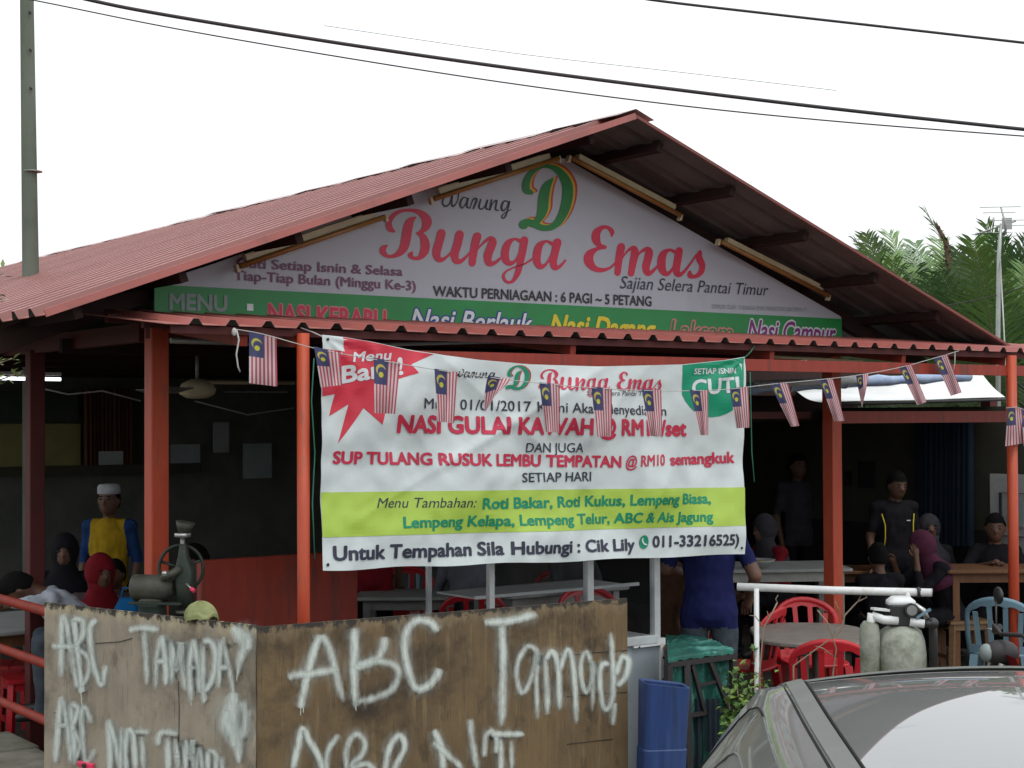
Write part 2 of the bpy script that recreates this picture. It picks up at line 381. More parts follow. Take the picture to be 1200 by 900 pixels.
# ------------------------------------------------------------------ prints on planes (authored flat, then laid onto the real surface)
_cache = {}
def glyphs(txt, offset=0, shear=0):
    cu = bpy.data.curves.new('t', 'FONT'); cu.body = txt; cu.size = 1; cu.offset = offset; cu.shear = shear; cu.resolution_u = 3
    o = bpy.data.objects.new('t', cu); C.objects.link(o)
    dg = bpy.context.evaluated_depsgraph_get(); me = bpy.data.meshes.new_from_object(o.evaluated_get(dg))
    bpy.data.objects.remove(o); bpy.data.curves.remove(cu); return me
_h = glyphs('H'); CAP = max(v.co.y for v in _h.vertices)
def text_bm(txt, x0, y0, x1, y1, h, h1=None, offset=.0, shear=0, persp=True):
    me = glyphs(txt, 0, shear); bm = bmesh.new()
    o_ = offset * 1.05
    for q_, (ox_, oy_) in enumerate([(0, 0)] + ([(-o_, 0), (o_, 0), (0, -o_), (0, o_), (o_ * .7, o_ * .7), (-o_ * .7, o_ * .7), (-o_ * .7, -o_ * .7), (o_ * .7, -o_ * .7)] if offset > 0 else [])):
        k0 = len(bm.verts); bm.from_mesh(me); bm.verts.ensure_lookup_table()
        for v in bm.verts[k0:]: v.co.x += ox_; v.co.y += oy_; v.co.z = q_ * .00012
    bpy.data.meshes.remove(me)
    a = min(v.co.x for v in bm.verts); b = max(v.co.x for v in bm.verts); h1 = h1 or h
    k = (3150 - x1) / (3150 - x0); k = k if persp else 1      # D0/D1
    for v in bm.verts:
        t = (v.co.x - a) / (b - a); fr = t / (t + (1 - t) * k); hh = h + (h1 - h) * t
        v.co = Vector((x0 + (x1 - x0) * fr, y0 + (y1 - y0) * fr - v.co.y / CAP * hh, v.co.z))
    return bm
def poly_bm(pts):
    bm = bmesh.new(); f = bm.faces.new([bm.verts.new((x, y, 0)) for x, y in pts]); f.normal_update(); bmesh.ops.triangulate(bm, faces=[f]); return bm
def catmull(P, n=6):
    out = []
    for i in range(len(P) - 1):
        p0 = P[max(i - 1, 0)]; p1 = P[i]; p2 = P[i + 1]; p3 = P[min(i + 2, len(P) - 1)]
        for k in range(n):
            t = k / n
            out.append(tuple(.5 * ((2 * b) + (-a + c) * t + (2 * a - 5 * b + 4 * c - d) * t * t + (-a + 3 * b - 3 * c + d) * t ** 3) for a, b, c, d in zip(p0, p1, p2, p3)))
    out.append(tuple(P[-1])); return out
def STR_F(si, P):
    if P[0][2] < 3: return 1
    return HALO * (.72 + .28 * math.sin(si * 2.3 + 1) ** 2)
HALO = 1
def stroke_bm(strokes, z0=0, dz=.00025, edge=False):
    bm = bmesh.new(); lay = bm.verts.layers.float.new('edge') if edge else None
    for si, P in enumerate(strokes):
        Q = catmull([tuple(q) for q in P]); prev = None; N = len(Q); fk = STR_F(si, P) if edge else 1
        rows = []
        cr = (-1, -.5, 0, .5, 1) if edge else (-1, 1)
        for i, (x, y, w) in enumerate(Q):
            xa, ya, _ = Q[max(i - 1, 0)]; xb, yb, _ = Q[min(i + 1, N - 1)]
            dx, dy = xb - xa, yb - ya; L_ = math.hypot(dx, dy) or 1; nx, ny = -dy / L_, dx / L_
            fe = min(1, i / 3, (N - 1 - i) / 3) if edge else 1
            row = []
            for c in cr:
                v = bm.verts.new((x + nx * c * w / 2, y + ny * c * w / 2, z0 + si * dz))
                if edge: v[lay] = (1 - abs(c)) * (min(1, .25 + fe) if fe < 1 else 1) * fk
                if edge and (i == 0 or i == N - 1): v[lay] = 0
                row.append(v)
            rows.append(row)
        for a, b in zip(rows, rows[1:]):
            for j in range(len(cr) - 1): bm.faces.new((a[j], a[j + 1], b[j + 1], b[j]))
        if not edge:                                           # round ends
            for e in (Q[0], Q[-1]):
                r_ = abs(e[2]) / 2 * .98
                bm.faces.new([bm.verts.new((e[0] + math.cos(t * math.pi / 5) * r_, e[1] + math.sin(t * math.pi / 5) * r_, z0 + si * dz + .0001)) for t in range(10)])
    return bm
def lay_on(name, bm, mapf, mats, parent, cut=0, label=None, edge=False, lift=.002):
    if cut:
        xs = [v.co.x for v in bm.verts]; ys = [v.co.y for v in bm.verts]
        for ax, lo, hi in ((0, min(xs), max(xs)), (1, min(ys), max(ys))):
            k = math.floor(lo / cut) + 1
            while k * cut < hi:
                co = (k * cut, 0, 0) if ax == 0 else (0, k * cut, 0); no = (1, 0, 0) if ax == 0 else (0, 1, 0)
                bmesh.ops.bisect_plane(bm, geom=bm.verts[:] + bm.edges[:] + bm.faces[:], plane_co=co, plane_no=no, dist=1e-4); k += 1
        bmesh.ops.triangulate(bm, faces=bm.faces[:])
    for v in bm.verts: v.co = mapf(v.co.x, v.co.y, lift + v.co.z)
    cen = sum((v.co for v in bm.verts), Vector()) / len(bm.verts)
    cen = Vector((cen.x, cen.y, cen.z)) if not edge else ORG[parent.name].copy()
    for v in bm.verts: v.co -= cen
    me = bpy.data.meshes.new(name); bm.to_mesh(me); bm.free()
    for m_ in (mats if isinstance(mats, list) else [mats]): me.materials.append(m_)
    o = bpy.data.objects.new(name, me); C.objects.link(o); o.parent = parent; o.location = cen - ORG[parent.name]
    ORG[o.name] = cen
    if label: o['label'] = label
    return o
def Z(ox, oy, s, strokes): return [[(ox + x / s, oy + y / s, w / s) for x, y, w in st] for st in strokes]

BUNGA = Z(430, 220, 7.5, [
 [(225,383,30),(190,355,58),(188,295,48),(240,232,38),(310,203,28),(400,203,34),(470,230,58),(515,285,84),(512,335,78),(480,380,44),(430,403,18)],
 [(430,400,18),(480,430,58),(503,500,80),(490,570,74),(450,616,42),(400,620,30),(372,595,44),(385,575,28)],
 [(418,262,16),(370,300,70),(347,370,84),(333,460,84),(308,540,74),(250,592,44),(180,605,30),(133,570,52),(135,535,54),(163,512,22)],
 [(645,400,76),(625,480,74),(603,560,74),(608,612,64),(640,636,44),(690,610,24),(740,560,18)],
 [(805,412,76),(785,500,74),(762,580,72),(772,638,60),(812,648,40),(862,610,24),(905,560,18)],
 [(960,428,74),(935,520,70),(915,665,62)],
 [(945,560,14),(1010,490,20),(1070,448,40),(1094,475,72),(1075,535,74),(1052,600,72),(1062,663,56),(1110,662,34),(1165,620,22),(1192,598,18)]]) + Z(560, 220, 7.5, [
 [(370,475,34),(315,452,22),(255,490,56),(228,570,70),(238,640,62),(275,665,44),(322,640,22),(352,580,18)],
 [(398,462,70),(382,560,64),(362,660,58),(335,760,48),(290,825,28),(240,825,24),(215,780,24),(240,735,18),(320,697,14),(400,670,16),(480,620,18)],
 [(645,495,34),(590,472,22),(532,510,60),(508,590,70),(512,660,62),(545,695,46),(592,668,22),(632,600,18)],
 [(688,480,72),(667,570,66),(652,650,64),(668,702,50),(712,690,28),(758,640,18)]])
EMAS = Z(680, 220, 7.5, [
 [(265,430,12),(268,388,42),(232,352,32),(180,352,38),(132,400,72),(130,460,74),(160,508,44),(207,524,32)],
 [(207,524,32),(130,542,36),(72,590,78),(66,650,84),(112,708,54),(180,725,38),(250,705,22),(305,655,18)],
 [(350,520,70),(330,620,66),(318,750,55)],
 [(345,640,14),(400,562,20),(455,532,45),(470,570,70),(455,650,64),(436,755,56)],
 [(465,640,14),(520,567,20),(575,542,45),(594,570,70),(580,640,68),(566,700,66),(582,752,50),(622,738,32),(668,690,20)],
 [(820,565,32),(768,548,26),(716,590,64),(702,670,74),(717,735,62),(757,757,38),(802,710,20),(825,660,18)],
 [(858,555,66),(842,650,66),(832,720,66),(852,766,46),(902,738,26),(962,660,18),(1012,590,18)],
 [(1040,568,34),(1034,620,58),(1060,680,54),(1048,745,48),(1000,780,34),(955,775,44),(952,745,34)]])
WARUNG = Z(430, 220, 7.5, [
 [(668,80,12),(655,135,14),(680,165,18),(718,140,12),(740,70,12),(735,140,18),(750,165,16),(785,120,11),(797,55,11),(775,38,9)],
 [(865,92,10),(835,90,14),(810,140,20),(825,180,14),(855,150,9),(880,92,14),(868,165,18),(895,182,10)],
 [(895,182,8),(925,105,14),(955,108,20),(925,185,16)],
 [(990,105,14),(975,170,18),(1000,190,12),(1035,150,8),(1050,108,14),(1035,175,18),(1060,195,10)],
 [(1085,110,14),(1070,200,14),(1095,140,8),(1130,115,16),(1120,190,16),(1150,200,9)]]) + Z(560, 220, 7.5, [
 [(255,125,10),(220,120,14),(197,170,20),(212,205,14),(245,170,9),(268,120,14),(245,220,14),(220,268,12),(200,255,11),(225,225,8),(280,195,8)]])
DLOGO = [
 [(621,226,5),(615.5,223,8.5),(615,215,8.5),(619,205.5,7),(628,197.5,5),(638,195,4.2),(648,197.5,6.5),(657,205,9.5),(663,217,12),(663.5,230,12.5),(661,243,11.5),(656.5,254,10),(651,262,8.5),(643,267,7),(633,267,7),(625,263,8),(617,261,9),(612,263.5,11)],
 [(646,210,2.5),(639,219,10),(635.5,232,12),(634.5,245,12),(631,255,9),(625,262,7)]]
def shift(st, dx, dy, k=1): return [[(x + dx, y + dy, w * k) for x, y, w in s] for s in st]
def remap(st, f, k): return [[(*f(x, y), w * k) for x, y, w in s] for s in st]

# ------------------------------------------------------------------ ground
def sheet(name, pts, m, kind='structure'):
    mb = MB().add(pts, [tuple(range(len(pts)))]); o = part(name, mb, m); o['kind'] = kind; return o
sheet('ground', [(-600, -300, -.02), (600, -300, -.02), (600, 900, -.02), (-600, 900, -.02)], M['ground'])
sheet('road', [(-60, -6, -.012), (60, -6, -.012), (60, 3.2, -.012), (-60, 3.2, -.012)], M['road'])
q = B(3.8, 5.8, 0); q.z = -.03; fl = MB().box(q, (10.8, 9.4, .1), (D1, D2, UP)); o = part('concrete_floor', fl, M['floor']); o['kind'] = 'structure'
# broken concrete edge on the left
mb = MB()
for i in range(12):
    p = B(-1.15 + random.uniform(-.04, .04), -.3 + i * .62, .0); p.z = .16 + random.uniform(-.025, .02); mb.box(p, (.42, .50, .34), (D1, D2, Vector((random.uniform(-.05, .05), random.uniform(-.05, .05), 1)).normalized()))
o = part('concrete_apron', mb, M['concrete'], bevel=.02); o['kind'] = 'structure'

# ------------------------------------------------------------------ the shop building
bl = thing('shop_building', 'open-sided food shop with pink corrugated gable roof and red posts', 'building', B(2.9, 1.2, 0), world=True)
UC = 2.94; VR = .465; HW = 4.3; ZA = 4.26; ZE = 2.69
SL = (ZA - ZE) / HW
PER = .2245
def rib_profile(x0, n, h=.036, per=None):
    pts = []; per = per or PER
    for i in range(n):
        a = x0 + i * per
        pts += [(a, 0), (a + per * .62, 0), (a + per * .74, h), (a + per * .88, h), (a + per, 0)]
    out = []
    for q in pts:
        if not out or abs(out[-1][0] - q[0]) > 1e-6: out.append(q)
    return out
def roof_sheet_mesh(name, prof, L_, axis_run, axis_w, nrm, mats, seg=1):
    axis_run = axis_run * K; axis_w = axis_w * K; nrm = nrm * K
    vs = []; fs = []; n = len(prof)
    for layer, off in ((0, 0), (1, -.004)):
        for k in range(seg + 1):
            for (w, h) in prof: vs.append(axis_w * w + axis_run * (L_ * k / seg) + nrm * (h + off))
    mb = None; S1 = (seg + 1) * n
    for k in range(seg):
        for i in range(n - 1):
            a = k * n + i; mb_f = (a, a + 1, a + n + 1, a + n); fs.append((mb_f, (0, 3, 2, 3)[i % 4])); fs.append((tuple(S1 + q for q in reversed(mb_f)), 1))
    for i in range(n - 1): fs.append(((i, S1 + i, S1 + i + 1, i + 1), 0)); a = seg * n + i; fs.append(((a, a + 1, S1 + a + 1, S1 + a), 0))
    for k in range(seg):
        a = k * n; fs.append(((a, a + n, S1 + a + n, S1 + a), 0)); a += n - 1; fs.append(((a, S1 + a, S1 + a + n, a + n), 0))
    me = bpy.data.meshes.new(name); me.from_pydata(vs, [], [f for f, _ in fs])
    for m_ in mats: me.materials.append(m_)
    me.polygons.foreach_set('material_index', [k for _, k in fs]); me.update(); return me
RL = math.hypot(HW, ZA - ZE)
roofs = []
for side in (-1, 1):
    run = (U1 * side * HW + UK * (ZE - ZA)).normalized(); nrm = (U1 * side * (ZA - ZE) + UK * HW).normalized()
    PM = .285; W4 = 4 * PM
    me = roof_sheet_mesh('roof_sheet', rib_profile(0, 4, .05, PM), RL, run, D2, nrm, [M['roof_pink'], M['roof_under'], M['roof_lit_pink'], M['roof_shade_red']])  # rib tops and sides get light and shade through their colours
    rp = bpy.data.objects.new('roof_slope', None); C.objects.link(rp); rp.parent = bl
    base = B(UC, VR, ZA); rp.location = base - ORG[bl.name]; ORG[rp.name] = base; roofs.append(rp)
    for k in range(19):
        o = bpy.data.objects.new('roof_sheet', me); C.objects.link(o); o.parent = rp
        o.location = U2 * (k * W4 - .001) + nrm * (.0016 * (k % 2))
# ridge cap
mb = MBK(); base = B(UC, VR - .02, ZA + .014)
for k in range(22):
    a = base + U2 * (k * .98) + UK * (random.uniform(.035, .045)); b = base + U2 * (k * .98 + 1.0) + UK * (.04 + random.uniform(0, .02))
    for side in (-1, 1):
        o1 = U1 * side * .17 - UK * .17 * SL
        mb.add([a, b, b + o1 + UK * random.uniform(-.004, .012), a + o1], [(0, 1, 2, 3)])
        mb.add([a - UK * .005, b - UK * .005, b + o1 - UK * .004, a + o1 - UK * .004], [(0, 1, 2, 3)])
part('ridge_cap', mb, M['cap_pale'], bl)
# edge flashing along the front rake
for side in (-1, 1):
    a = B(UC, VR - .012, ZA + .006); b = B(UC + side * (HW + .01), VR - .012, ZE + .006)
    mb = MBK().bar(a, b, .014, .044 if side < 0 else .022); part('rake_trim', mb, M['roof_pink' if side < 0 else 'roof_shade_red'], bl)
# purlins under the right and left slope
for side in (-1, 1):
    for t in (.075, .245, .43, .62, .80, .95):
        p = B(UC + side * HW * t, VR + .09, ZA - (ZA - ZE) * t - .055); q = p + U2 * 14
        part('purlin', MBK().bar(p, q, .05, .07, up=(U1 * side * (ZA - ZE) + UK * HW).normalized()), M['rust_beam'], bl)
# gable rafters in the sign plane
for side in (-1, 1):
    a = B(UC, 1.42, ZA - .13); b = B(UC + side * HW, 1.42, ZE - .13)
    part('rafter', MBK().bar(a, b, .06, .14), M['rust_beam'], bl)
# posts
def post(x, v, w, z1, m, z0=-.45, nm='post'):
    p = onv(x, 560, v); u, _ = uv(p)
    return part(nm, MBK().box(B(u, v, (z0 + z1) / 2), (w, w, z1 - z0), (D1, D2, UP)), m, bl, bevel=.006), u
post(183.5, 1.2, .118, 2.72, M['orange_red_paint'])
post(975.5, 1.2, .118, 2.62, M['orange_red_paint'])
post(41, 3.43, .115, 2.62, M['dark_red_paint'])
for u in (-.39, 5.78):
    for v in (6.0, 8.6): part('post', MBK().box(B(u, v, .9), (.11, .11, 3.4), (D1, D2, UP)), M['dark_red_paint'], bl)
p = onv(1160, 560, 3.2); u_, _ = uv(p); part('post', MBK().box(B(u_, 3.2, 1.0), (.13, .13, 2.8), (D1, D2, UP)), M['dark_red_paint'], bl)
# beams
part('beam', MBK().box(B(2.7, 1.2, 2.66), (6.3, .07, .10), (D1, D2, UP)), M['dark_red_paint'], bl)
part('beam', MBK().box(B(-.39, 5.2, 2.66), (.07, 7.6, .12), (D1, D2, UP)), M['dark_red_paint'], bl)
part('beam', MBK().box(B(5.78, 5.2, 2.66), (.07, 7.6, .12), (D1, D2, UP)), M['dark_red_paint'], bl)
a = onv(1000, 489, 1.24); ua, _ = uv(a)
part('beam', MBK().box(B(7.6, 1.24, zi(a.z)), (3.5, .06, .105), (D1, D2, UP)), M['red_paint'], bl)
part('beam', MBK().box(B(5.2, 1.45, zi(a.z) + .02), (1.1, .05, .06), (D1, D2, UP)), M['dark_red_paint'], bl)
# awning: posts, front beam, blocks, corrugated sheets
aw = bpy.data.objects.new('awning', None); C.objects.link(aw); aw.parent = bl; aw.location = B(0, 0, 0) - ORG[bl.name]; ORG[aw.name] = B(0, 0, 0)
def apost(x, r, z1, m):
    p = onv(x, 560, 0); u, _ = uv(p); part('post', MBK().tube([B(u, 0, -.45), B(u, 0, z1)], r, 20), m, aw); return u
apost(355.5, .037, 2.60, M['orange_red_paint']); apost(1186.5, .043, 2.60, M['orange_red_paint'])
part('beam', MBK().box(B(3.55, .03, 2.475), (6.7, .05, .085), (D1, D2, UP)), M['red_paint'], aw)
part('fascia', MBK().box(B(3.9, .045, 2.604), (9.4, .03, .045), (D1, D2, UP)), M['dark_red_paint'], aw)
for v in (.45, 1.0): part('purlin', MBK().box(B(3.9, v, 2.606 + v * .11), (9.4, .05, .05), (D1, D2, UP)), M['dark_red_paint'], aw)
for u in (-.35, .0, 2.05, 3.9, 5.35, 6.6): part('rafter', MBK().bar(B(u, .06, 2.55), B(u, 1.2, 2.69), .045, .06), M['red_paint'], aw)
AS = .118
nrm = (UP - U2 * AS).normalized(); run = (D2 + UK * AS).normalized()
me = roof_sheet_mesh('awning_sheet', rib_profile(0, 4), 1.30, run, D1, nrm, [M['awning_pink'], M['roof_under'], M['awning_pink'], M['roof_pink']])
for k in range(11):
    o = bpy.data.objects.new('awning_sheet', me); C.objects.link(o); o.parent = aw
    o.location = U1 * (-.86 + k * 4 * PER) + UK * (2.632 + .0016 * (k % 2)) - U2 * .01
# white conduit on the fascia beam
part('conduit', MBK().tube([onv(200, 399, .9), onv(345, 404, .9)], .018, 8), M['steel_grey'], aw)
part('conduit', MBK().tube([onv(600, 400, .6), onv(440, 404, .6)], .012, 8), M['print_white'], aw)
part('conduit', MBK().tube([onv(880, 417, .3), onv(1010, 423, .3)], .012, 8), M['batten_cream'], aw)
# half wall, in front of the left seating; side rails
a = onv(233, 660, 1.25); b = onv(416, 668, 1.25); ua, _ = uv(a); ub, _ = uv(b)
part('half_wall', MBK().box(B((ua + ub) / 2, 1.25, .37), (ub - ua, .08, 1.65), (D1, D2, UP)), M['red_paint'], bl, bevel=.008)
part('half_wall', MBK().box(B(ub + .02, 2.6, .2), (.07, 2.5, 1.5), (D1, D2, UP)), M['dark_red_paint'], bl)
rl = thing('side_railing', 'three round red rails along the left open side of the shop', 'railing', B(-.95, .9, 0), world=True)
for z, r in ((.90, .032), (.57, .03), (.215, .03)): part('rail', MBK().tube([B(-.95, .85, z), B(-.95, 9, z)], r, 14), M['red_paint'], rl)
for v in (.9, 4.4, 7.6): part('post', MBK().tube([B(-.95, v, -.4), B(-.95, v, .92)], .03, 10), M['red_paint'], rl)
# back wall and right side wall
q_ = [(-1.2, -.5), (9.6, -.5), (9.6, 2.55), (7.2, 2.6), (UC, 4.1), (-1.2, 2.6)]
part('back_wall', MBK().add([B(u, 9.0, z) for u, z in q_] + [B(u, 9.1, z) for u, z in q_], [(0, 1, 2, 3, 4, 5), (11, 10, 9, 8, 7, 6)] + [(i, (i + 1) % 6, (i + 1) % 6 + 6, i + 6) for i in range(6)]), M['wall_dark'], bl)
part('added_roof_slab', MBK().box(B(8.3, 6.6, 2.66), (3.2, 5.2, .03), (D1, D2, UP)), M['roof_under'], bl)  # added slab that keeps sky light out of the right-hand interior
part('lean_to_beam', MBK().box(B(8.3, 3.98, 2.5), (3.0, .06, .34), (D1, D2, UP)), M['rust_beam'], bl)
part('header_panel', MBK().box(B(6.5, 4.3, 2.5), (1.6, .04, .42), (D1, D2, UP)), M['rust_beam'], bl)
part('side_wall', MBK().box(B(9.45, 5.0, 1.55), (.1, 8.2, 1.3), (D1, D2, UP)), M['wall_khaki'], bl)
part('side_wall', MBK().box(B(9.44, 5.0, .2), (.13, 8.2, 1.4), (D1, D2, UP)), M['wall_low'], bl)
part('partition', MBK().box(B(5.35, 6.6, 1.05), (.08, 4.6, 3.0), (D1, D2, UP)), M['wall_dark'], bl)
def on_side(x, y, u): return hit(x, y, B(u, 0, 0), D1)
def wallbox(name, x0, y0, x1, y1, u, m, parent, th=.02):
    a = on_side(x0, y0, u); b = on_side(x1, y1, u); ua, va = uv(a); ub, vb = uv(b)
    return part(name, MBK().box(B(u, (va + vb) / 2, (zi(a.z) + zi(b.z)) / 2), (th, abs(va - vb), abs(zi(a.z) - zi(b.z))), (D1, D2, UP)), m, parent)
def vbox(name, x0, y0, x1, y1, v, m, parent, th=.02):
    a = onv(x0, y0, v); b = onv(x1, y1, v); ua, _ = uv(a); ub, _ = uv(b)
    return part(name, MBK().box(B((ua + ub) / 2, v, (zi(a.z) + zi(b.z)) / 2), (abs(ua - ub), th, abs(zi(a.z) - zi(b.z))), (D1, D2, UP)), m, parent)
vbox('header_panel', 836, 455, 1004, 494, 4.7, M['rust_beam'], bl, .04)
def flat_thing(name, label, cat, x0, y0, x1, y1, v, m, side=False, group=None):
    f = wallbox if side else vbox
    o = f(name, x0, y0, x1, y1, v, m, None); return tag(o, label, cat, group)
# curtain with folds
def curtain(name, label, pts_fn, x0, x1, y0, y1, m, n=40, amp=.03, nd_=None):
    mb = MBK(); top = []; bot = []
    for i in range(n + 1):
        x = x0 + (x1 - x0) * i / n; off = nd_ * (amp * math.sin(i * 1.9) + .01 * math.sin(i * 4.1))
        top.append(pts_fn(x, y0) + off); bot.append(pts_fn(x, y1) + off * 1.4)
    mb.loft([top, bot], closed=False); bk = MBK()
    mb.loft([[p + nd_ * .01 for p in top], [p + nd_ * .01 for p in bot]], closed=False)
    return tag(part(name, mb, m), label, 'curtain')
curtain('curtain', 'dark blue curtain on the right-hand wall behind the woman in purple', lambda x, y: on_side(x, y, 9.25), 1072, 1138, 492, 640, M['curtain_blue'], nd_=D1)
curtain('curtain', 'brown curtain at the back wall above the white-capped man', lambda x, y: onv(x, y, 8.8), 97, 155, 455, 548, M['curtain_brown'], nd_=D2)
flat_thing('menu_board', 'long yellowish menu board high on the back wall at far left', 'menu board', 0, 497, 94, 545, 8.9, M['menu_yellow'])
flat_thing('menu_board', 'dark green menu board above the yellowish one on the back wall', 'menu board', -20, 458, 92, 494, 8.9, M['machine_green'])
flat_thing('notice', 'white notice sheet above the white-capped man', 'notice', 116, 529, 144, 550, 8.75, M['paper'])
flat_thing('notice', 'pale notice sheet right of the orange corner post', 'notice', 200, 521, 234, 549, 8.88, M['print_grey'])
flat_thing('shelf', 'pale shelf running under the menu boards on the back wall', 'shelf', -20, 548, 236, 553, 8.7, M['wall_khaki'])
flat_thing('picture', 'small dark framed picture on the khaki wall behind the man in black', 'picture', 1006, 540, 1025, 572, 9.38, M['wall_low'], side=True)
flat_thing('picture', 'tiny dark picture beside the larger one on the khaki wall', 'picture', 990, 552, 998, 570, 9.38, M['wall_low'], side=True)
pb = thing('poster_board', 'white poster board with a black framed print beside the right post', 'poster', on_side(1180, 640, 9.2), world=True)
a = on_side(1161, 555, 9.2); b = on_side(1215, 650, 9.2)
ua, va = uv(a); ub, vb = uv(b)
part('panel', MBK().box(B(9.2, (va + vb) / 2, (zi(a.z) + zi(b.z)) / 2), (.03, abs(va - vb), abs(zi(a.z) - zi(b.z))), (D1, D2, UP)), M['table_white'], pb)
for (x0, y0, x1, y1) in ((1171, 577, 1215, 579.5), (1171, 577, 1173.5, 630), (1171, 628, 1215, 630)): wallbox('frame_strip', x0, y0, x1, y1, 9.16, M['print_black'], pb, .02)
wallbox('print', 1182, 585, 1200, 618, 9.165, M['print_grey'], pb, .01)
# lit tube, fan, another batten
lt = thing('tube_lamp', 'lit white fluorescent tube under the ceiling at far left', 'lamp', onv(20, 443, 6.2), world=True)
part('tube', MBK().tube([onv(-20, 443, 6.2), onv(71, 444.5, 6.2)], .017, 10), M['tube_lit'], lt)
part('batten', MBK().bar(onv(-20, 439.5, 6.2) + UK * .02, onv(71, 441, 6.2) + UK * .02, .05, .03), M['white_paint'], lt)
part('hanger', MBK().tube([onv(30, 440, 6.2), onv(30, 440, 6.2) + UK * .5], .008, 6), M['steel_grey'], lt)
fc = onv(231, 462, 3.2); fn = thing('ceiling_fan', 'pale ceiling fan hanging behind the front wall beam on the left', 'fan', fc, world=True)
part('rod', MBK().tube([fc + UK * .02, fc + UK * .42], .014, 8), M['steel_grey'], fn)
mb = MBK()
for i, (r_, z_) in enumerate([(.05, .09), (.10, .07), (.115, .03), (.10, 0), (.06, -.03), (.0, -.035)]): pass
mb.loft([[fc + Vector((math.cos(t * math.pi / 8) * r_, math.sin(t * math.pi / 8) * r_, z_)) for t in range(16)] for r_, z_ in [(.04, .10), (.10, .07), (.125, .03), (.115, -.0), (.07, -.025), (.01, -.03)]])
part('motor_housing', mb, M['batten_cream'], fn)
for k in range(3):
    a = R(20 + 120 * k); d = Vector((math.cos(a), math.sin(a), 0)); s_ = Vector((-d.y, d.x, .25)).normalized()
    part('blade', MBK().box(fc + d * .38 + UK * .03, (.5, .12, .008), (d, s_, d.cross(s_))), M['steel_grey'], fn, bevel=.003)


flat_thing('calendar', 'pale calendar sheet hanging in the dark behind the left fan', 'calendar', 250, 495, 268, 530, 8.85, M['paper'])
flat_thing('notice', 'dim greenish notice on the back wall above the half wall', 'notice', 285, 520, 318, 560, 8.85, M['print_grey'])
flat_thing('notice', 'small notice on the dark partition right of the banner', 'notice', 884, 505, 900, 530, 6.2, M['print_grey'])
flat_thing('wall_panel', 'pale door panel on the back wall between the two left posts', 'panel', 150, 470, 170, 548, 8.92, M['wall_khaki'])
tag(part('cord', MBK().tube([onv(48, 455, 5.5), onv(80, 462, 5.5), onv(120, 458, 5.5), onv(165, 470, 5.5)], .008, 5), M['rope']), 'loose pale cord slung under the ceiling at left', 'cord')
tag(part('cord', MBK().tube([onv(228, 470, 7), onv(290, 486, 7), onv(345, 478, 7)], .008, 5), M['rope']), 'pale cord slung in the dark behind the fan', 'cord')
tag(part('ceiling_conduit', MBK().tube([onv(232, 448, 6), onv(345, 449, 6)], .02, 6), M['batten_cream']), 'pale conduit crossing behind the ceiling fan', 'conduit')
for k in range(5): part('tie_beam', MBK().box(B(2.9, 2.6 + k * 1.5, 2.62), (6.8, .06, .1), (D1, D2, UP)), M['rust_beam'], bl)

# ------------------------------------------------------------------ sign board under the gable
VS = 1.30
sb = thing('shop_sign', 'large triangular printed shop sign under the gable above the awning', 'sign', onv(600, 380, VS), world=True)
def smap(x, y, l=0): return onv(x, y, VS) - U2 * l
outl = [(176, 333.5), (250, 309), (420, 247), (560, 204), (650, 184.5), (662, 186.5), (860, 300), (984, 371), (985, 374)]
def slab(name, pts, m, parent, th=.012, lift=0):
    fr = [smap(x, y, lift + th) for x, y in pts]; bk = [smap(x, y, lift) for x, y in pts]; n = len(pts); mb = MBK()
    mb.add(fr + bk, [tuple(range(n)), tuple(range(2 * n - 1, n - 1, -1))] + [(i, i + n, (i + 1) % n + n, (i + 1) % n) for i in range(n)])
    return part(name, mb, m, parent)
slab('white_panel', outl, M['sign_white'], sb)
slab('green_panel', [(180, 333.6), (985, 373.8), (985, 412), (180, 384)], M['sign_green'], sb, .014)
def stext(txt, x0, y0, x1, y1, h, m, off=0, shear=0, h1=None, lift=.016, halo=None, hm=None, hoff=.05):
    if halo: lay_on('lettering_outline', text_bm(txt, x0 - 1, y0, x1 + 1, y1, h, h1, off + hoff, shear), smap, M[halo], sb, lift=lift)
    lay_on('lettering', text_bm(txt, x0, y0, x1, y1, h, h1, off, shear), smap, M[m], sb, lift=lift + .0015, label='"%s" printed on the sign' % txt if len(txt.split()) < 12 else None)
lay_on('lettering', stroke_bm(BUNGA), smap, M['print_red'], sb, lift=.015, label='large red script word Bunga')
lay_on('lettering', stroke_bm(EMAS), smap, M['print_red'], sb, lift=.015, label='large red script word Emas')
lay_on('lettering', stroke_bm(WARUNG), smap, M['print_black'], sb, lift=.015, label='small black script word Warung')
lay_on('emblem_edge', stroke_bm(shift(DLOGO, 5.2, -2.4)), smap, M['print_brick'], sb, lift=.015, label='red rim of the letter D emblem')
lay_on('emblem_edge', stroke_bm(shift(DLOGO, 2.6, -1.2)), smap, M['print_gold'], sb, lift=.0165, label='yellow rim of the letter D emblem')
lay_on('emblem', stroke_bm(DLOGO), smap, M['print_leaf'], sb, lift=.018, label='green curled letter D emblem')
stext('Cuti Setiap Isnin & Selasa', 276, 313.3, 470.5, 323.4, 11, 'print_purple', .018, h1=10.2)
stext('Tiap-Tiap Bulan (Minggu Ke-3)', 273, 328, 486, 340.5, 11, 'print_purple', .018, h1=10.6)
stext('WAKTU PERNIAGAAN : 6 PAGI ~ 5 PETANG', 506, 346.8, 762, 358.8, 11.5, 'print_black', .02, h1=11)
stext('Sajian Selera Pantai Timur', 725, 338, 899, 346.5, 14.5, 'print_navy', -.004, .25, h1=13)
stext('DIMILIKI OLEH : D BUNGA EMAS MARKETING (001770911-T)', 833, 361.5, 944, 366, 5, 'print_grey', .0)
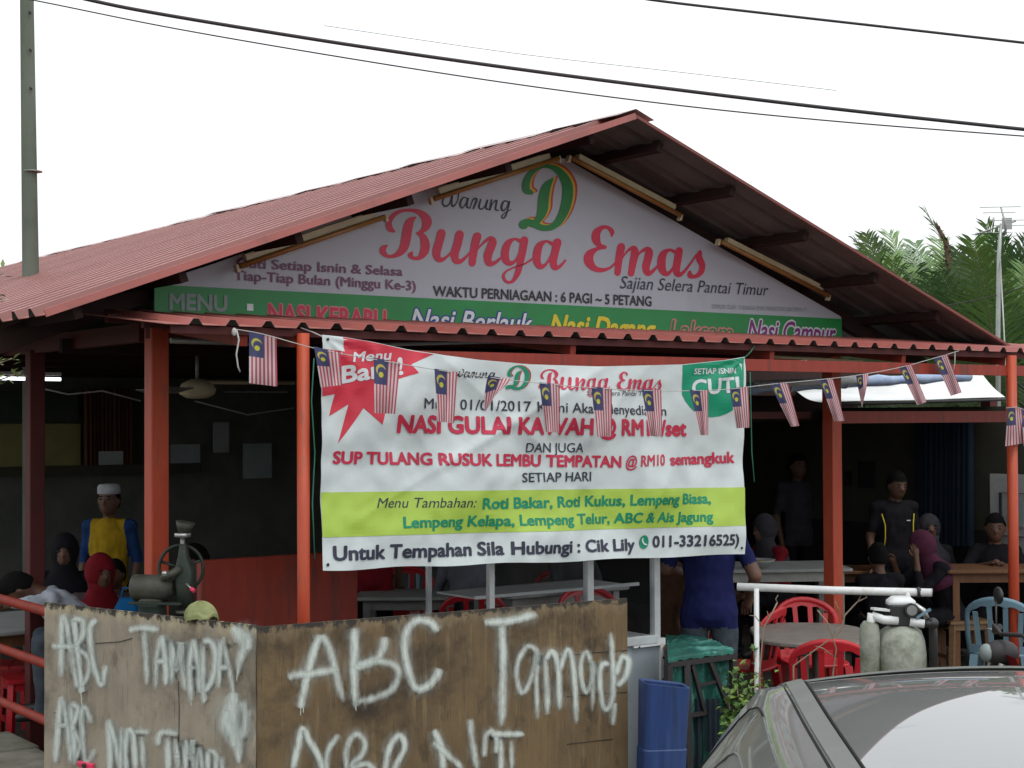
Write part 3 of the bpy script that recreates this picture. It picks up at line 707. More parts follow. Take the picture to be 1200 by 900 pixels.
stext('MENU', 197, 362.5, 265, 365, 18, 'print_grey', .03)
lay_on('lettering', poly_bm([(288, 356), (295.5, 356.4), (295.5, 364.4), (288, 364)]), smap, M['print_white'], sb, lift=.0175, label='upper dot of the colon')
stext('UTAMA', 197, 385, 265, 388, 17, 'print_grey', .03)
stext('NASI KERABU', 313, 377.5, 451, 385.5, 21, 'print_red', .02, halo='print_pink')
stext('Nasi Berlauk', 479, 385, 622, 391, 23, 'print_white', .015, .3, halo='print_blue')
stext('Nasi Dagang', 642, 391, 767, 397, 22, 'print_yellow', .03, .3)
stext('Laksam', 783, 396, 857, 400, 21, 'print_leaf', .0, .2, halo='print_pink', hoff=.06)
stext('Nasi Campur', 874, 397, 978, 402, 22, 'print_violet', .02, .3, halo='print_white', hoff=.06)
# four tube fittings along the top edges of the sign
def fitting(xa, ya, xb, yb, label, v=1.17, side=1):
    a = onv(xa, ya, v); b = onv(xb, yb, v); t = thing('tube_fitting', label, 'lamp', a, group='unlit tube fittings along the gable sign', world=True)
    d = (b - a).normalized(); n_ = D2.cross(d).normalized()
    if n_.z < 0: n_ = -n_
    part('batten', MBK().box((a + b) / 2 + n_ * .018, ((b - a).length, .055, .05), (d, D2, n_)), M['batten_cream'], t, bevel=.004)
    part('tube', MBK().tube([a + d * .03 - n_ * .016 - U2 * .03, b - d * .03 - n_ * .016 - U2 * .03], .019, 10), M['tube_amber'], t)
    for e, s_ in ((a, 1), (b, -1)): part('end_holder', MBK().box(e + d * .018 * s_ - n_ * .025 - U2 * .01, (.022, .04, .05), (d, D2, n_)), M['batten_cream'], t)
fitting(272, 311, 452, 250, 'unlit tube fitting at the lower left end of the gable sign')
fitting(500, 232, 655, 182, 'unlit tube fitting on the left slope just below the peak')
fitting(664, 181, 799, 252, 'unlit tube fitting on the right slope just below the peak')
fitting(839, 279, 972, 346, 'unlit tube fitting at the lower right end of the gable sign')

# ------------------------------------------------------------------ banner
VB = -.05
TOP = [(375, 392.5), (402, 395), (440, 401), (480, 409), (520, 416), (560, 421.5), (620, 427), (700, 429.5), (800, 427), (850, 422), (875, 418)]
def ytop(x):
    for (a, b), (c, d) in zip(TOP, TOP[1:]):
        if x <= c: return b + (d - b) * max(0, (x - a)) / (c - a)
    return TOP[-1][1]
def wrinkle(x, y):
    a = (x - 375) / 500; b = (y - 420) / 240
    w = .010 * math.sin((x * .9 + y * 1.5) / 34) * math.exp(-((a - .25) ** 2) * 8) * (1 - .4 * b)
    w += .012 * math.sin((x * 1.1 - y * 1.4) / 40) * math.exp(-((a - .78) ** 2) * 10)
    w += .014 * math.sin(x / 52 + 1.2) * (.3 + .7 * (1 - min(1, abs(b))))
    w += .006 * math.sin((x + y * .4) / 17) * math.exp(-((b - .75) ** 2) * 9)
    w += .004 * noise.noise(Vector((x / 14, y / 22, 0))) + .012 * noise.noise(Vector((x / 60, y / 50, 3)))
    for k_, (ax_, ay_, sl_, wd_) in enumerate(((450, 430, .55, 26), (520, 420, 1.1, 20), (760, 430, -.9, 24), (800, 520, -.5, 30), (690, 440, -1.6, 18), (600, 600, .3, 26))):
        dd = abs((x - ax_) - (y - ay_) * sl_) / wd_
        if dd < 1: w += .007 * (1 - dd) ** 1.3 * math.exp(-((y - ay_ - 60) / 90) ** 2)
    for cx, cy, s1, s2 in ((378, 395, 1, 1), (873, 420, -1, 1)):                       # pulls from the tied corners
        dx, dy = (x - cx) * s1, (y - cy); r_ = math.hypot(dx, dy); an = math.atan2(dy, dx)
        w += .005 * math.sin(an * 11) * math.exp(-r_ / 90) * min(1, r_ / 25)
    return w * 1.7
def bmap(x, y, l=0): return onv(x, y, VB) - U2 * (l + wrinkle(x, y))
bn = thing('banner', 'wide white vinyl banner with red burst and lime stripe tied under the awning', 'banner', onv(625, 660, VB), world=True)
nx, ny = 200, 110
def bgrid(l):
    rows = []
    for j in range(ny + 1):
        row = []
        for i in range(nx + 1):
            s = i / nx; t = j / ny; x = 375 + 500 * s + t * (2 - 5 * s) + .8 * math.sin(t * 9); yb = 668.5 + (649.5 - 668.5) * s + .9 * math.sin(s * 25); yt = ytop(375 + 500 * s)
            row.append(bmap(x, yt + (yb - yt) * t, l))
        rows.append(row)
    return rows
mb = MBK(); mb.loft(bgrid(0), closed=False); mb.loft(bgrid(-.002), closed=False); part('sheet', mb, M['banner_white'], bn)
def bpoly(name, pts, m, l=.002, label=None): lay_on(name, poly_bm(pts), bmap, M[m], bn, cut=4.5, label=label, lift=l)
def yband(x, t): a = 577 + (571 - 577) * (x - 378) / 497; b = 629.7 + (615.7 - 629.7) * (x - 378) / 497; return a if t == 0 else b
bpoly('stripe', [(377, yband(377, 0)), (873.2, yband(873, 0)), (872.8, yband(873, 1)), (377.5, yband(377, 1))], 'banner_lime')
bpoly('burst', [(400.8, 395.2), (440, 401.5), (480, 409.8), (509, 415), (483.7, 426.7), (491.8, 437), (462.7, 445.3), (447.5, 497.8), (426.5, 478), (393.8, 519.5), (407.8, 473.3), (384.5, 487.8), (391.5, 461.7), (377.0, 464.5), (376, 409), (403, 412)], 'banner_red', label='red starburst')
gp = [(800, 427.8), (850, 422.4), (873.7, 419), (872.5, 457)]
for k in range(14):
    a = R(8 + 150 * k / 13); gp.append((837 + 38 * math.cos(a) + 0, 447 + 42 * math.sin(a)))
bpoly('green_corner', gp, 'banner_green', l=.002, label='green rounded corner badge')
def btext(txt, x0, y0, x1, y1, h, m, off=0, shear=0, h1=None, l=.0042, cut=4):
    lay_on('lettering', text_bm(txt, x0, y0, x1, y1, h, h1, off, shear), bmap, M[m], bn, cut=cut, lift=l, label='"%s" printed on the banner' % txt)
btext('Menu', 412, 424, 461, 421, 11, 'print_white', .02, .15)
btext('Baru!', 399, 449, 474, 438, 19, 'print_white', .03)
def f1(x, y): return (628 + (x - 442) * .389, 433.5 + (y - 245 - .055 * (x - 442)) * .40)
lay_on('lettering', stroke_bm(remap(BUNGA + EMAS, f1, .36)), bmap, M['print_red'], bn, cut=4, lift=.0042, label='red script words Bunga Emas')
def f2(x, y): return (530 + (x - 516) * .62, 433 + (y - 225) * .5 - (x - 516) * .02)
lay_on('lettering', stroke_bm(remap(WARUNG, f2, .6)), bmap, M['print_black'], bn, cut=4, lift=.0042, label='black script word Warung')
def f3(x, y): return (593 + (x - 608) * .42, 428.5 + (y - 193) * .36)
lay_on('emblem_edge', stroke_bm(remap(shift(DLOGO, 4, -1), f3, .4)), bmap, M['print_brick'], bn, cut=4, lift=.0040)
lay_on('emblem', stroke_bm(remap(DLOGO, f3, .4)), bmap, M['print_teal'], bn, cut=4, lift=.0060)
btext('Sajian Selera Pantai Timur', 683, 463, 771, 464, 5.5, 'print_navy', 0, .25)
btext('Mulai 01/01/2017 Kami Akan Menyediakan', 497.5, 478.5, 783, 487, 12, 'print_navy', .006, h1=11)
btext('NASI GULAI KAWAH @ RM10/set', 466, 506.5, 807, 510.5, 19.5, 'print_red', .04, h1=17)
btext('DAN JUGA', 616.5, 530, 681, 530, 10.8, 'print_navy', .004)
btext('SUP TULANG RUSUK LEMBU TEMPATAN', 389, 543, 726, 547.5, 13.8, 'print_red', .036, h1=12.6)
btext('@ RM10', 731, 547.5, 778, 545, 12.5, 'print_red', .02, .2)
btext('semangkuk', 784, 545, 863, 542, 12.5, 'print_red', .035)
btext('SETIAP HARI', 612, 565, 692, 563.5, 10.6, 'print_navy', .01)
btext('Menu Tambahan:', 441.5, 595, 557, 594.5, 11.5, 'print_navy', .0, .25)
btext('Roti Bakar, Roti Kukus, Lempeng Biasa,', 565, 596.5, 833, 589.5, 12.5, 'print_teal', .03, h1=11.5)
btext('Lempeng Kelapa, Lempeng Telur, ABC & Ais Jagung', 473, 618.5, 834, 610.5, 12.5, 'print_teal', .028, h1=11)
btext('Untuk Tempahan Sila Hubungi : Cik Lily', 389, 656.5, 745, 644.5, 16.2, 'print_navy', .032, h1=13)
btext('011-33216525)', 768, 641.5, 864, 638, 12.8, 'print_navy', .03, h1=12)
btext('SETIAP ISNIN', 814, 438.5, 864, 437.5, 6.5, 'print_white', .02)
btext('CUTI', 812, 463, 866, 459, 17, 'print_white', .03)
cx, cy = 757, 635.3
lay_on('phone_badge', poly_bm([(cx + 6 * math.cos(R(a)), cy + 8 * math.sin(R(a))) for a in range(0, 360, 20)]), bmap, M['print_teal'], bn, lift=.006, cut=5)
lay_on('phone_mark', stroke_bm([[(754.5, 631, 1.5), (754.5, 634, 2), (757, 637.5, 2), (760, 638.5, 1.6)]]), bmap, M['print_white'], bn, lift=.0095, cut=5)
for (x, y) in ((381, 398), (382.5, 661.5), (868, 642)): part('eyelet', MBK().tube([bmap(x, y, .004), bmap(x, y, .008)], .009, 12), M['black_plastic'], bn)
part('tie_cord', MBK().tube([bmap(378, 396), onv(366, 389, .0), onv(352, 384, .02)], .004, 6), M['rope'], bn)
part('tie_cord', MBK().tube([bmap(874, 420), onv(880, 412, .0), onv(884, 405, .02)], .004, 6), M['rope_green'], bn)
part('tie_cord', MBK().tube([onv(368, 420, -.03), onv(365, 470, -.03), onv(369, 530, -.03), onv(366, 590, -.03), onv(369, 655, -.03)], .004, 6), M['rope_green'], bn)
part('tie_cord', MBK().tube([onv(879, 436, -.03), onv(880, 480, -.03), onv(881, 530, -.03), onv(884, 565, -.03)], .004, 6), M['rope_green'], bn)

# ------------------------------------------------------------------ bunting
VF = -.28
ft = thing('flag_bunting', 'string of small striped flags hung in a sag across the shop front', 'bunting', onv(700, 450, VF), world=True)
def vf(x): return -.02 + (VF + .02) * min(1, (x - 277) / 120, (1125 - x) / 120) if 277 < x < 1125 else -.02
STR = [(277, 386), (310, 392), (372, 409), (438, 421), (509, 433), (572, 442), (632, 449), (693, 454.5), (752, 457.5), (808, 458), (855, 456), (902, 450.5), (960, 445), (1003, 440), (1053, 431), (1094, 420), (1124, 411)]
pts = [onv(x, y, vf(x)) for x, y in STR]
part('string', MBK().tube([Vector(q) for q in catmull([tuple(p) for p in pts], 4)], .0028, 6), M['rope'], ft)
part('loose_end', MBK().tube([onv(277, 386, -.02), onv(280, 398, -.03), onv(277, 415, -.03), onv(279, 430, -.03), onv(281.5, 436, -.03)], .005, 6), M['rope'], ft)
part('loose_end', MBK().tube([onv(1119, 412, -.02), onv(1119, 425, -.03), onv(1117, 436, -.03)], .004, 6), M['rope'], ft)
part('knot', MBK().ell(onv(274.5, 389, -.02), (.012, .012, .02)), M['rope'], ft)
def flag(q, parent, v=None, twist=0, amp=.012, seed=0):
    amp *= 1.9
    v = v if v is not None else vf((q[0][0] + q[1][0]) / 2)
    TL, TR, BR, BL = q; n = 12; bm = bmesh.new(); uvl = bm.loops.layers.uv.new('UVMap'); g = {}
    rnd = random.Random(seed); ph = rnd.uniform(0, 6)
    for j in range(n + 1):
        for i in range(n + 1):
            s, t = i / n, j / n
            x = (TL[0] * (1 - s) + TR[0] * s) * (1 - t) + (BL[0] * (1 - s) + BR[0] * s) * t
            y = (TL[1] * (1 - s) + TR[1] * s) * (1 - t) + (BL[1] * (1 - s) + BR[1] * s) * t
            if twist: xc = (TL[0] + TR[0]) / 2 * (1 - t) + (BL[0] + BR[0]) / 2 * t; w_ = (x - xc); a = twist * t; x = xc + w_ * math.cos(a)
            off = amp * math.sin(s * 7 + t * 2.2 + ph) * (.3 + t) + amp * .7 * math.sin(t * 5 + ph * 2) * t
            if twist: off += (s - .5) * .14 * math.sin(twist * t)
            g[i, j] = bm.verts.new(onv(x, y, v - off))
    for j in range(n):
        for i in range(n):
            f = bm.faces.new((g[i, j], g[i, j + 1], g[i + 1, j + 1], g[i + 1, j])); f.smooth = True
            for lp, (a, b) in zip(f.loops, ((i, j), (i, j + 1), (i + 1, j + 1), (i + 1, j))): lp[uvl].uv = (a / n, b / n)
    cen = onv(*TL, v)
    for w in bm.verts: w.co -= cen
    me = bpy.data.meshes.new('flag'); bm.to_mesh(me); bm.free(); me.materials.append(M['flag'])
    o = bpy.data.objects.new('flag', me); C.objects.link(o); o.parent = parent; o.location = cen - ORG[parent.name]
    return o
FL = [((292,389),(324,395),(325,453),(292,449)),((368,406),(398,413),(401,451),(376,454)),((438,419),(469,425),(463,485),(439,484)),((509,432),(536,436),(532,496),(513,494)),
 ((572,440),(598,444),(589,462),(560,484)),((632,448),(656,450),(656,507),(639,506)),((693,453),(717,455),(717,511),(699,512)),((752,456),(775,457),(776,511),(762,511)),
 ((808,457),(830,457),(830,510),(821,510)),((855,455),(877,453),(879,501),(863,502)),((902,449),(923,448),(937,499),(927,500)),((960,444),(976,443),(990,493),(978,494)),
 ((1003,439),(1018,438),(1016,462),(1008,478)),((1053,430),(1068,427),(1086,471),(1075,475)),((1094,419),(1110,415),(1127,460),(1114,464))]
for k, q in enumerate(FL): flag(q, ft, twist=1.1 if k in (4, 12) else 0, amp=.012 if k < 10 else .007, seed=k)
f2_ = thing('flag_bunting', 'short string with two small flags wrapped round the right post', 'bunting', onv(1185, 480, -.1), world=True)
part('string', MBK().tube([onv(1179, 478, -.1), onv(1192, 477, -.12), onv(1200, 480, -.12), onv(1240, 500, -.12)], .003, 6), M['rope'], f2_)
flag(((1197, 480), (1222, 484), (1220, 540), (1200, 523)), f2_, v=-.08, seed=31)
flag(((1181, 478), (1197, 478), (1203, 519), (1178, 523)), f2_, v=-.1, seed=30)

# ------------------------------------------------------------------ plywood boards with sprayed writing
def board(label, xa, ya, xb, yb, ztop, m, strokes, drips, h=1.22):
    a = onz(xa, ya, ztop); b = onz(xb, yb, ztop); d = (b - a); d.z = 0; L_ = d.length; d.normalize(); n_ = Vector((d.y, -d.x, 0))
    t = thing('plywood_board', label, 'board', Vector((a.x, a.y, 0)), world=True)
    mb = MB(); mb.box((a + b) / 2 * 1 - UP * (ztop / 2) + n_ * (-.008), (L_, .015, ztop), (d, n_, UP))
    o = part('sheet', mb, M[m], t)
    def pm(x, y, l=0): return hit(x, y, a + n_ * .001, n_) + n_ * l
    global HALO
    HALO = .42; lay_on('overspray', stroke_bm([[(x, y, w * 2.1) for x, y, w in s_] for s_ in strokes if s_[0][2] > 3], edge=True, dz=.00012), pm, M['spray'], t, edge=True, lift=.0010)
    HALO = 1; lay_on('sprayed_writing', stroke_bm(strokes, edge=True, dz=.00012), pm, M['spray'], t, edge=True, lift=.009)
    for (x0, y0, x1, y1, x2, y2) in drips:
        part('crack', MB().tube([pm(x0, y0, .0005), pm(x1, y1, .0005), pm(x2, y2, .0005)], .0018, 5), M['dark_iron'], t)
    part('batten', MB().box(a + d * .04 - UP * (ztop / 2 + .03) - n_ * .04, (.04, .04, ztop - .06), (d, n_, UP)), M['wood'], t)
    part('batten', MB().box(b - d * .04 - UP * (ztop / 2 + .03) - n_ * .04, (.04, .04, ztop - .06), (d, n_, UP)), M['wood'], t)
    return t, pm
def ws(w, *ss): return [[(x, y, w * 1.5) for x, y in s] for s in ss]
s4 = 4.286
W1 = 34
right = Z(280, 690, s4, ws(W1 + 8, [(410,225),(375,300),(342,420),(320,520),(303,605)], [(408,225),(450,300),(482,420),(525,580)], [(235,445),(290,430),(360,425),(510,400)],
   [(575,190),(575,300),(572,400),(582,605)], [(730,235),(715,310),(670,362),(560,400)], [(575,385),(700,362),(780,390),(797,440),(760,505),(680,545),(570,570)],
   [(1003,215),(950,165),(880,160),(835,220),(828,300),(842,400),(880,492),(930,494),(980,450),(1005,395)]) +
   ws(W1, [(260,920),(290,800),(315,700),(350,760),(400,850),(420,920)], [(435,940),(440,820),(500,725)], [(540,940),(535,800),(580,730),(622,760),(620,820),(560,890),(640,880),(700,930)], [(725,940),(750,800),(800,735),(828,790),(790,870),(760,940)],
   [(975,700),(1010,800),(1022,920)], [(965,765),(1040,830),(1130,910)], [(1153,645),(1165,750),(1195,920)]))
right += Z(540, 690, s4, ws(W1 + 6, [(105,168),(240,160),(385,122)], [(200,165),(205,300),(205,450),(200,705)]) +
   ws(W1 - 4, [(372,380),(377,315),(330,288),(283,360),(275,440),(300,520),(345,460),(377,320),(375,450),(380,665)], [(415,330),(425,480),(430,640)], [(420,360),(450,315),(480,380),(492,620)], [(490,420),(530,305),(560,400),(578,690)],
   [(652,380),(625,315),(598,370),(600,450),(625,520),(657,440),(655,370),(657,635)], [(745,375),(700,385),(693,480),(715,600),(752,560),(760,400),(742,205)], [(770,440),(800,345),(835,360),(820,440),(775,490)], [(765,570),(765,600),(758,690)],
   [(110,850),(120,740),(150,715),(175,760),(172,830)], [(140,728),(230,728),(320,728)], [(193,740),(197,940)], [(245,745),(252,940)]))
left = Z(40, 690, s4, ws(W1 - 2, [(150,120),(145,250),(145,460)], [(150,120),(180,220),(210,420),(228,500)], [(90,287),(150,288),(215,290)], [(205,135),(225,300),(245,490),(250,520)], [(200,150),(250,160),(252,230),(210,295)], [(220,300),(275,340),(282,420),(240,500)],
   [(325,150),(288,200),(300,350),(328,450),(352,475),(370,375)], [(475,210),(550,195),(640,205)], [(560,200),(570,350),(578,490)], [(652,225),(622,350),(620,510)], [(648,225),(665,350),(672,490)], [(612,365),(670,360)], [(693,240),(703,500)], [(698,260),(725,410),(745,270),(752,380),(770,520)],
   [(812,245),(790,380),(800,575)], [(808,245),(830,380),(842,530)], [(780,395),(840,392)], [(855,250),(860,520),(872,565)], [(850,262),(900,268),(922,350),(900,460),(860,520)], [(957,235),(940,350),(935,510)], [(952,235),(985,380),(1015,550)], [(930,395),(990,392)],
   [(145,530),(130,700),(118,880)], [(145,530),(175,680),(198,880)], [(110,685),(190,682)], [(190,570),(205,700),(217,890)], [(185,575),(230,600),(198,695)], [(200,700),(242,780),(210,865)], [(305,680),(270,600),(250,620),(255,760),(275,870),(315,795)],
   [(385,645),(390,780),(392,940)], [(380,655),(420,780),(450,940)], [(445,680),(445,940)], [(482,690),(470,780),(475,940)], [(480,700),(510,740),(522,930)], [(500,712),(600,718)], [(550,720),(562,920)],
   [(632,790),(648,720),(740,728)], [(682,730),(687,940)], [(720,735),(740,930)], [(712,840),(745,840)], [(770,740),(775,940)], [(772,750),(795,850),(805,760),(818,940)], [(842,780),(830,860),(830,940)], [(842,780),(862,940)], [(885,800),(885,940)], [(880,805),(925,830),(925,920)], [(952,830),(962,940)]) +
   [[(1000,190,50),(1045,230,110),(1070,280,100),(1045,360,60),(1035,440,16)], [(1015,510,60),(1010,580,130),(1000,660,130),(1030,750,100),(1042,880,30)], [(985,600,60),(975,660,110),(1000,720,120),(1020,800,60)], [(1040,560,70),(1075,620,100),(1070,700,100),(1050,760,50)], [(1060,215,60),(1085,260,80),(1080,310,60)]])
thin = lambda P: [(x, y, 7) for x, y in P]
left += Z(40, 690, s4, [thin([(245,480),(250,540),(257,610)]), thin([(800,560),(803,590)]), thin([(870,540),(870,575)]), thin([(1035,400),(1030,470)])])
right += Z(280, 690, s4, [thin([(305,590),(303,640)]), thin([(318,590),(318,625)]), thin([(897,490),(897,530)]), thin([(580,580),(582,615)])])
bL, pmL = board('pale weathered plywood board with sprayed writing, left of the two hoarding boards', 52, 706, 299.5, 733, 1.22, 'ply_pale', left, [(112, 754, 140, 752, 155, 748), (63, 835, 75, 836, 87, 845), (209, 798, 210, 830, 209, 900)])
bR, pmR = board('brown weathered plywood board with sprayed writing, right of the two hoarding boards', 302.5, 735, 735, 701, 1.22, 'ply_brown', right, [(664, 816, 700, 813, 735, 811), (650, 770, 690, 765, 735, 762), (665, 872, 690, 869, 718, 866)])
# pink clip at the foot of the frame
pk = thing('pink_clip', 'small bright pink bow clipped to the left plywood board', 'clip', pmL(103, 897, 0), world=True)
part('body', MB().box(pmL(103, 896, .012), (.115, .02, .028), (Vector((.77, -.62, 0)).normalized(), Vector((.62, .77, 0)).normalized(), UP)), M['pink'], pk, bevel=.006)
part('spring', MB().tube([pmL(104, 896, .02), pmL(104, 896, .032)], .011, 10), M['black_plastic'], pk)
# ------------------------------------------------------------------ furniture
def capsule(mb, a, b, ra, rb, n=10, mi=0):
    a = Vector(a); b = Vector(b); d = (b - a); L_ = d.length
    if L_ < 1e-5: return
    d.normalize(); pts = []; rs = []
    for t in (90, 60, 30): pts.append(a - d * ra * math.sin(R(t))); rs.append(max(.001, ra * math.cos(R(t))))
    pts.append(a); rs.append(ra); pts.append(b); rs.append(rb)
    for t in (30, 60, 90): pts.append(b + d * rb * math.sin(R(t))); rs.append(max(.001, rb * math.cos(R(t))))
    mb.tube(pts, rs, n, mi)
def strip(mb, pts, wd, th, mi=0):                     # flat bar following pts; wd = width axis vector per point
    rings = []
    for i, p in enumerate(pts):
        p = Vector(p); t = (Vector(pts[min(i + 1, len(pts) - 1)]) - Vector(pts[max(i - 1, 0)])).normalized()
        w = wd[i] if isinstance(wd, list) else wd
        n_ = t.cross(w.normalized()); h = w / 2
        rings.append([p - h - n_ * th / 2, p + h - n_ * th / 2, p + h + n_ * th / 2, p - h + n_ * th / 2])
    mb.loft(rings, mi, smooth=False)
def make_plastic_chair(m):                            # faces +Y, back at -Y
    t = thing('plastic_chair', '', 'chair')
    mb = MB(); rings = []
    for (s, z) in ((.98, .425), (1, .435), (.98, .447)):
        rings.append([Vector((.215 * s * math.copysign(abs(math.cos(a)) ** .6, math.cos(a)), .21 * s * math.copysign(abs(math.sin(a)) ** .6, math.sin(a)), z - .012 * math.cos(a) ** 2 * 0)) for a in [2 * math.pi * k / 24 for k in range(24)]])
    mb.loft(rings); part('seat', mb, M[m], t, local0=True)
    fy = lambda z: -.19 - (z - .44) * .22
    def cx(x, z): return Vector((x, fy(z) - .0 + .05 * (x / .21) ** 2, z))
    # outer arch
    arch = [cx(-.205, .43), cx(-.215, .56), cx(-.215, .68)] + [cx(.215 * math.cos(a), .70 + .13 * math.sin(a)) for a in [math.pi - k * math.pi / 12 for k in range(13)]] + [cx(.215, .68), cx(.215, .56), cx(.205, .43)]
    mb = MB(); mb.tube(arch, .020, 8, flat=.6); part('back_rim', mb, M[m], t, local0=True)
    mb = MB(); top = [cx(x / 10 * .2, 0) for x in range(-10, 11)]
    rows = [[cx(x, .70 + .128 * math.sqrt(max(0, 1 - (x / .216) ** 2)) * k + (.083 * math.sqrt(max(0, 1 - (x / .216) ** 2)) + .006 * math.cos(x * 60)) * (1 - k)) for x in [i / 10 * .205 for i in range(-10, 11)]] for k in (1, 0)]
    f_ = rows; bk = [[p + Vector((0, -.012, 0)) for p in r_] for r_ in rows]
    mb.loft([f_[0], f_[1], bk[1], bk[0], f_[0]], closed=False, smooth=False); part('top_panel', mb, M[m], t, local0=True)
    mb = MB(); f_ = [[cx(x, z) for x in [i / 10 * .205 for i in range(-10, 11)]] for z in (.50, .44)]; bk = [[p + Vector((0, -.012, 0)) for p in r_] for r_ in f_]
    mb.loft([f_[0], f_[1], bk[1], bk[0], f_[0]], closed=False, smooth=False); part('lower_panel', mb, M[m], t, local0=True)
    for x0, x1 in ((-.135, -.155), (-.048, -.055), (.048, .055), (.135, .155)):
        mb = MB(); strip(mb, [cx(x0 + (x1 - x0) * k / 6, .47 + (.31 if abs(x0) < .1 else .265) * k / 6) for k in range(7)], Vector((.034, 0, 0)), .012); part('slat', mb, M[m], t, local0=True)
    for sx in (-1, 1):
        for sy in (-1, 1):
            mb = MB(); mb.loft([[Vector((sx * (.17 + k * .045) + i * (.028 - k * .008), sy * (.165 + k * .05) + j * (.028 - k * .008), .43 * (1 - k))) for i, j in ((-1, -1), (1, -1), (1, 1), (-1, 1))] for k in (0, .5, 1)], smooth=False)
            part('leg', mb, M[m], t, local0=True)
    return t
_first = {}
def chair(x, y, rz, label, m='chair_red', group='red plastic chairs at the tables', z=0):
    if m not in _first: c = make_plastic_chair(m); _first[m] = c
    else: c = copy_tree(_first[m])
    c.location = (x, y, z); c.rotation_euler = (0, 0, rz); tag(c, label, 'chair', group if m == 'chair_red' else ('pale plastic chairs' if group.startswith('red') else group)); return c
def at(px, D): return (px - 600) * D / F, D
x, y = at(952, 10.75); chair(x, y, R(180 + 8), 'red plastic chair on the far side of the grey round-cornered table')
x, y = at(968, 9.2); chair(x, y + .0, R(-8), 'red plastic chair nearest the car, on the near side of the grey table')
x, y = at(800, 10.3); chair(x, y, R(115), 'red plastic chair seen edge-on beside the child in the striped shirt')
x, y = at(868, 10.6); chair(x, y, R(60), 'red plastic chair half hidden behind the man in the navy shirt')
x, y = at(548, 11.2); chair(x, y, R(10), 'red plastic chair under the middle of the banner, left of the glass case', z=.06)
x, y = at(478, 12.6); chair(x, y, R(190), 'dull red plastic chair behind the half wall under the banner', z=.06)
x, y = at(700, 11.0); chair(x, y, R(200), 'red plastic chair seen through the glass of the display case', z=.06)
x, y = at(640, 12.4); chair(x, y, R(150), 'red plastic chair deep behind the left end of the glass case', z=.06)
x, y = at(1172, 11.2); chair(x, y, R(-25), 'blue grey plastic chair behind the motorcycle by the right post', m='chair_blue')
x, y = at(460, 13.4); chair(x, y, R(185), 'blue grey plastic chair behind the person in red under the banner', m='chair_blue', z=.06)
def rounded(w, d, r, z, c=(0, 0), n=5):
    out = []
    for qx, qy, a0 in ((1, 1, 0), (-1, 1, 90), (-1, -1, 180), (1, -1, 270)):
        for k in range(n + 1):
            a = R(a0 + 90 * k / n); out.append(Vector((c[0] + qx * (w / 2 - r) + r * math.cos(a), c[1] + qy * (d / 2 - r) + r * math.sin(a), z)))
    return out
def table(x, y, rz, w, d, r, h, m, lm, label, group=None, z=0, legs=4, cat='table'):
    t = thing('table', label, cat, (x, y, z), rz, group)
    part('tabletop', MB().loft([rounded(w - .02, d - .02, r, h - .03), rounded(w, d, r, h - .022), rounded(w, d, r, h - .006), rounded(w - .015, d - .015, r, h)], smooth=False), M[m], t, local0=True)
    if legs == 4:
        for sx in (-1, 1):
            for sy in (-1, 1): part('leg', MB().box((sx * (w / 2 - .09), sy * (d / 2 - .09), (h - .03) / 2), (.055, .055, h - .03)), M[lm], t, local0=True)
        part('apron', MB().box((0, 0, h - .07), (w - .16, d - .16, .07)), M[lm], t, local0=True)
    else:
        for k in range(4):
            a = R(45 + 90 * k); part('leg', MB().tube([(math.cos(a) * .06, math.sin(a) * .06, h - .03), (math.cos(a) * .07, math.sin(a) * .07, .3), (math.cos(a) * .26, math.sin(a) * .26, .02)], [.03, .03, .025], 8), M[lm], t, local0=True)
    return t
x, y = at(947, 9.98); table(x, y, R(-3), .72, 1.0, .3, .74, 'table_stone', 'table_stone', 'grey stone-look table with rounded corners between two red chairs', legs=1)
x, y = at(905, 12.6); table(x, y, R(5), 1.1, .7, .05, .86, 'table_white', 'steel_grey', 'white topped table with a bowl behind the navy-shirted man', z=.06)
p = B(.25, 2.2, 0); table(-3.30, 10.45, YAW, .70, 1.05, .03, .72, 'table_white', 'wood', 'white topped table with orange wooden legs by the left railing', z=.06)
x, y = at(640, 11.6); table(x, y, YAW, 1.1, .6, .03, .80, 'table_white', 'steel_grey', 'pale table behind the display case under the banner', z=.06)
x, y = at(1160, 13.0); table(x, y, R(0), .9, .6, .03, .86, 'wood', 'wood', 'brown table in front of the man seated beside the right post', z=.0)
x, y = at(1010, 14.0); table(x, y, R(0), .9, .6, .03, .76, 'wood', 'wood', 'low dark wooden table in front of the man standing in black', z=.0)
x, y = at(480, 12.0); table(x, y, R(0), .8, .6, .03, .72, 'table_white', 'steel_grey', 'small white table by the person in grey under the banner', z=.06)
# stool
def stool(x, y, rz, label, m='wood_pale', h=.45, group=None, z=0):
    t = thing('stool', label, 'stool', (x, y, z), rz, group)
    for k in range(3): part('seat_plank', MB().box(((k - 1) * .125, 0, h - .012), (.118, .34, .024)), M[m], t, local0=True)
    for sx in (-1, 1):
        for sy in (-1, 1): part('leg', MB().bar((sx * .15, sy * .13, h - .02), (sx * .17, sy * .15, 0), .04, .04), M[m], t, local0=True)
        part('stretcher', MB().box((sx * .163, 0, .15), (.02, .28, .03)), M[m], t, local0=True)
    part('apron', MB().box((0, 0, h - .05), (.33, .29, .05)), M[m], t, local0=True)
    return t
x, y = at(1125, 12.9); stool(x, y, R(10), 'pale wooden stool under the woman in the purple headscarf')
x, y = at(38, 10.1); stool(x, y, R(30), 'red stool under the table by the left railing', 'chair_red', .42, z=.06)
x, y = at(4, 10.6); stool(x, y, R(10), 'red stool at the very edge of the picture by the left railing', 'chair_red', .42, z=.06)
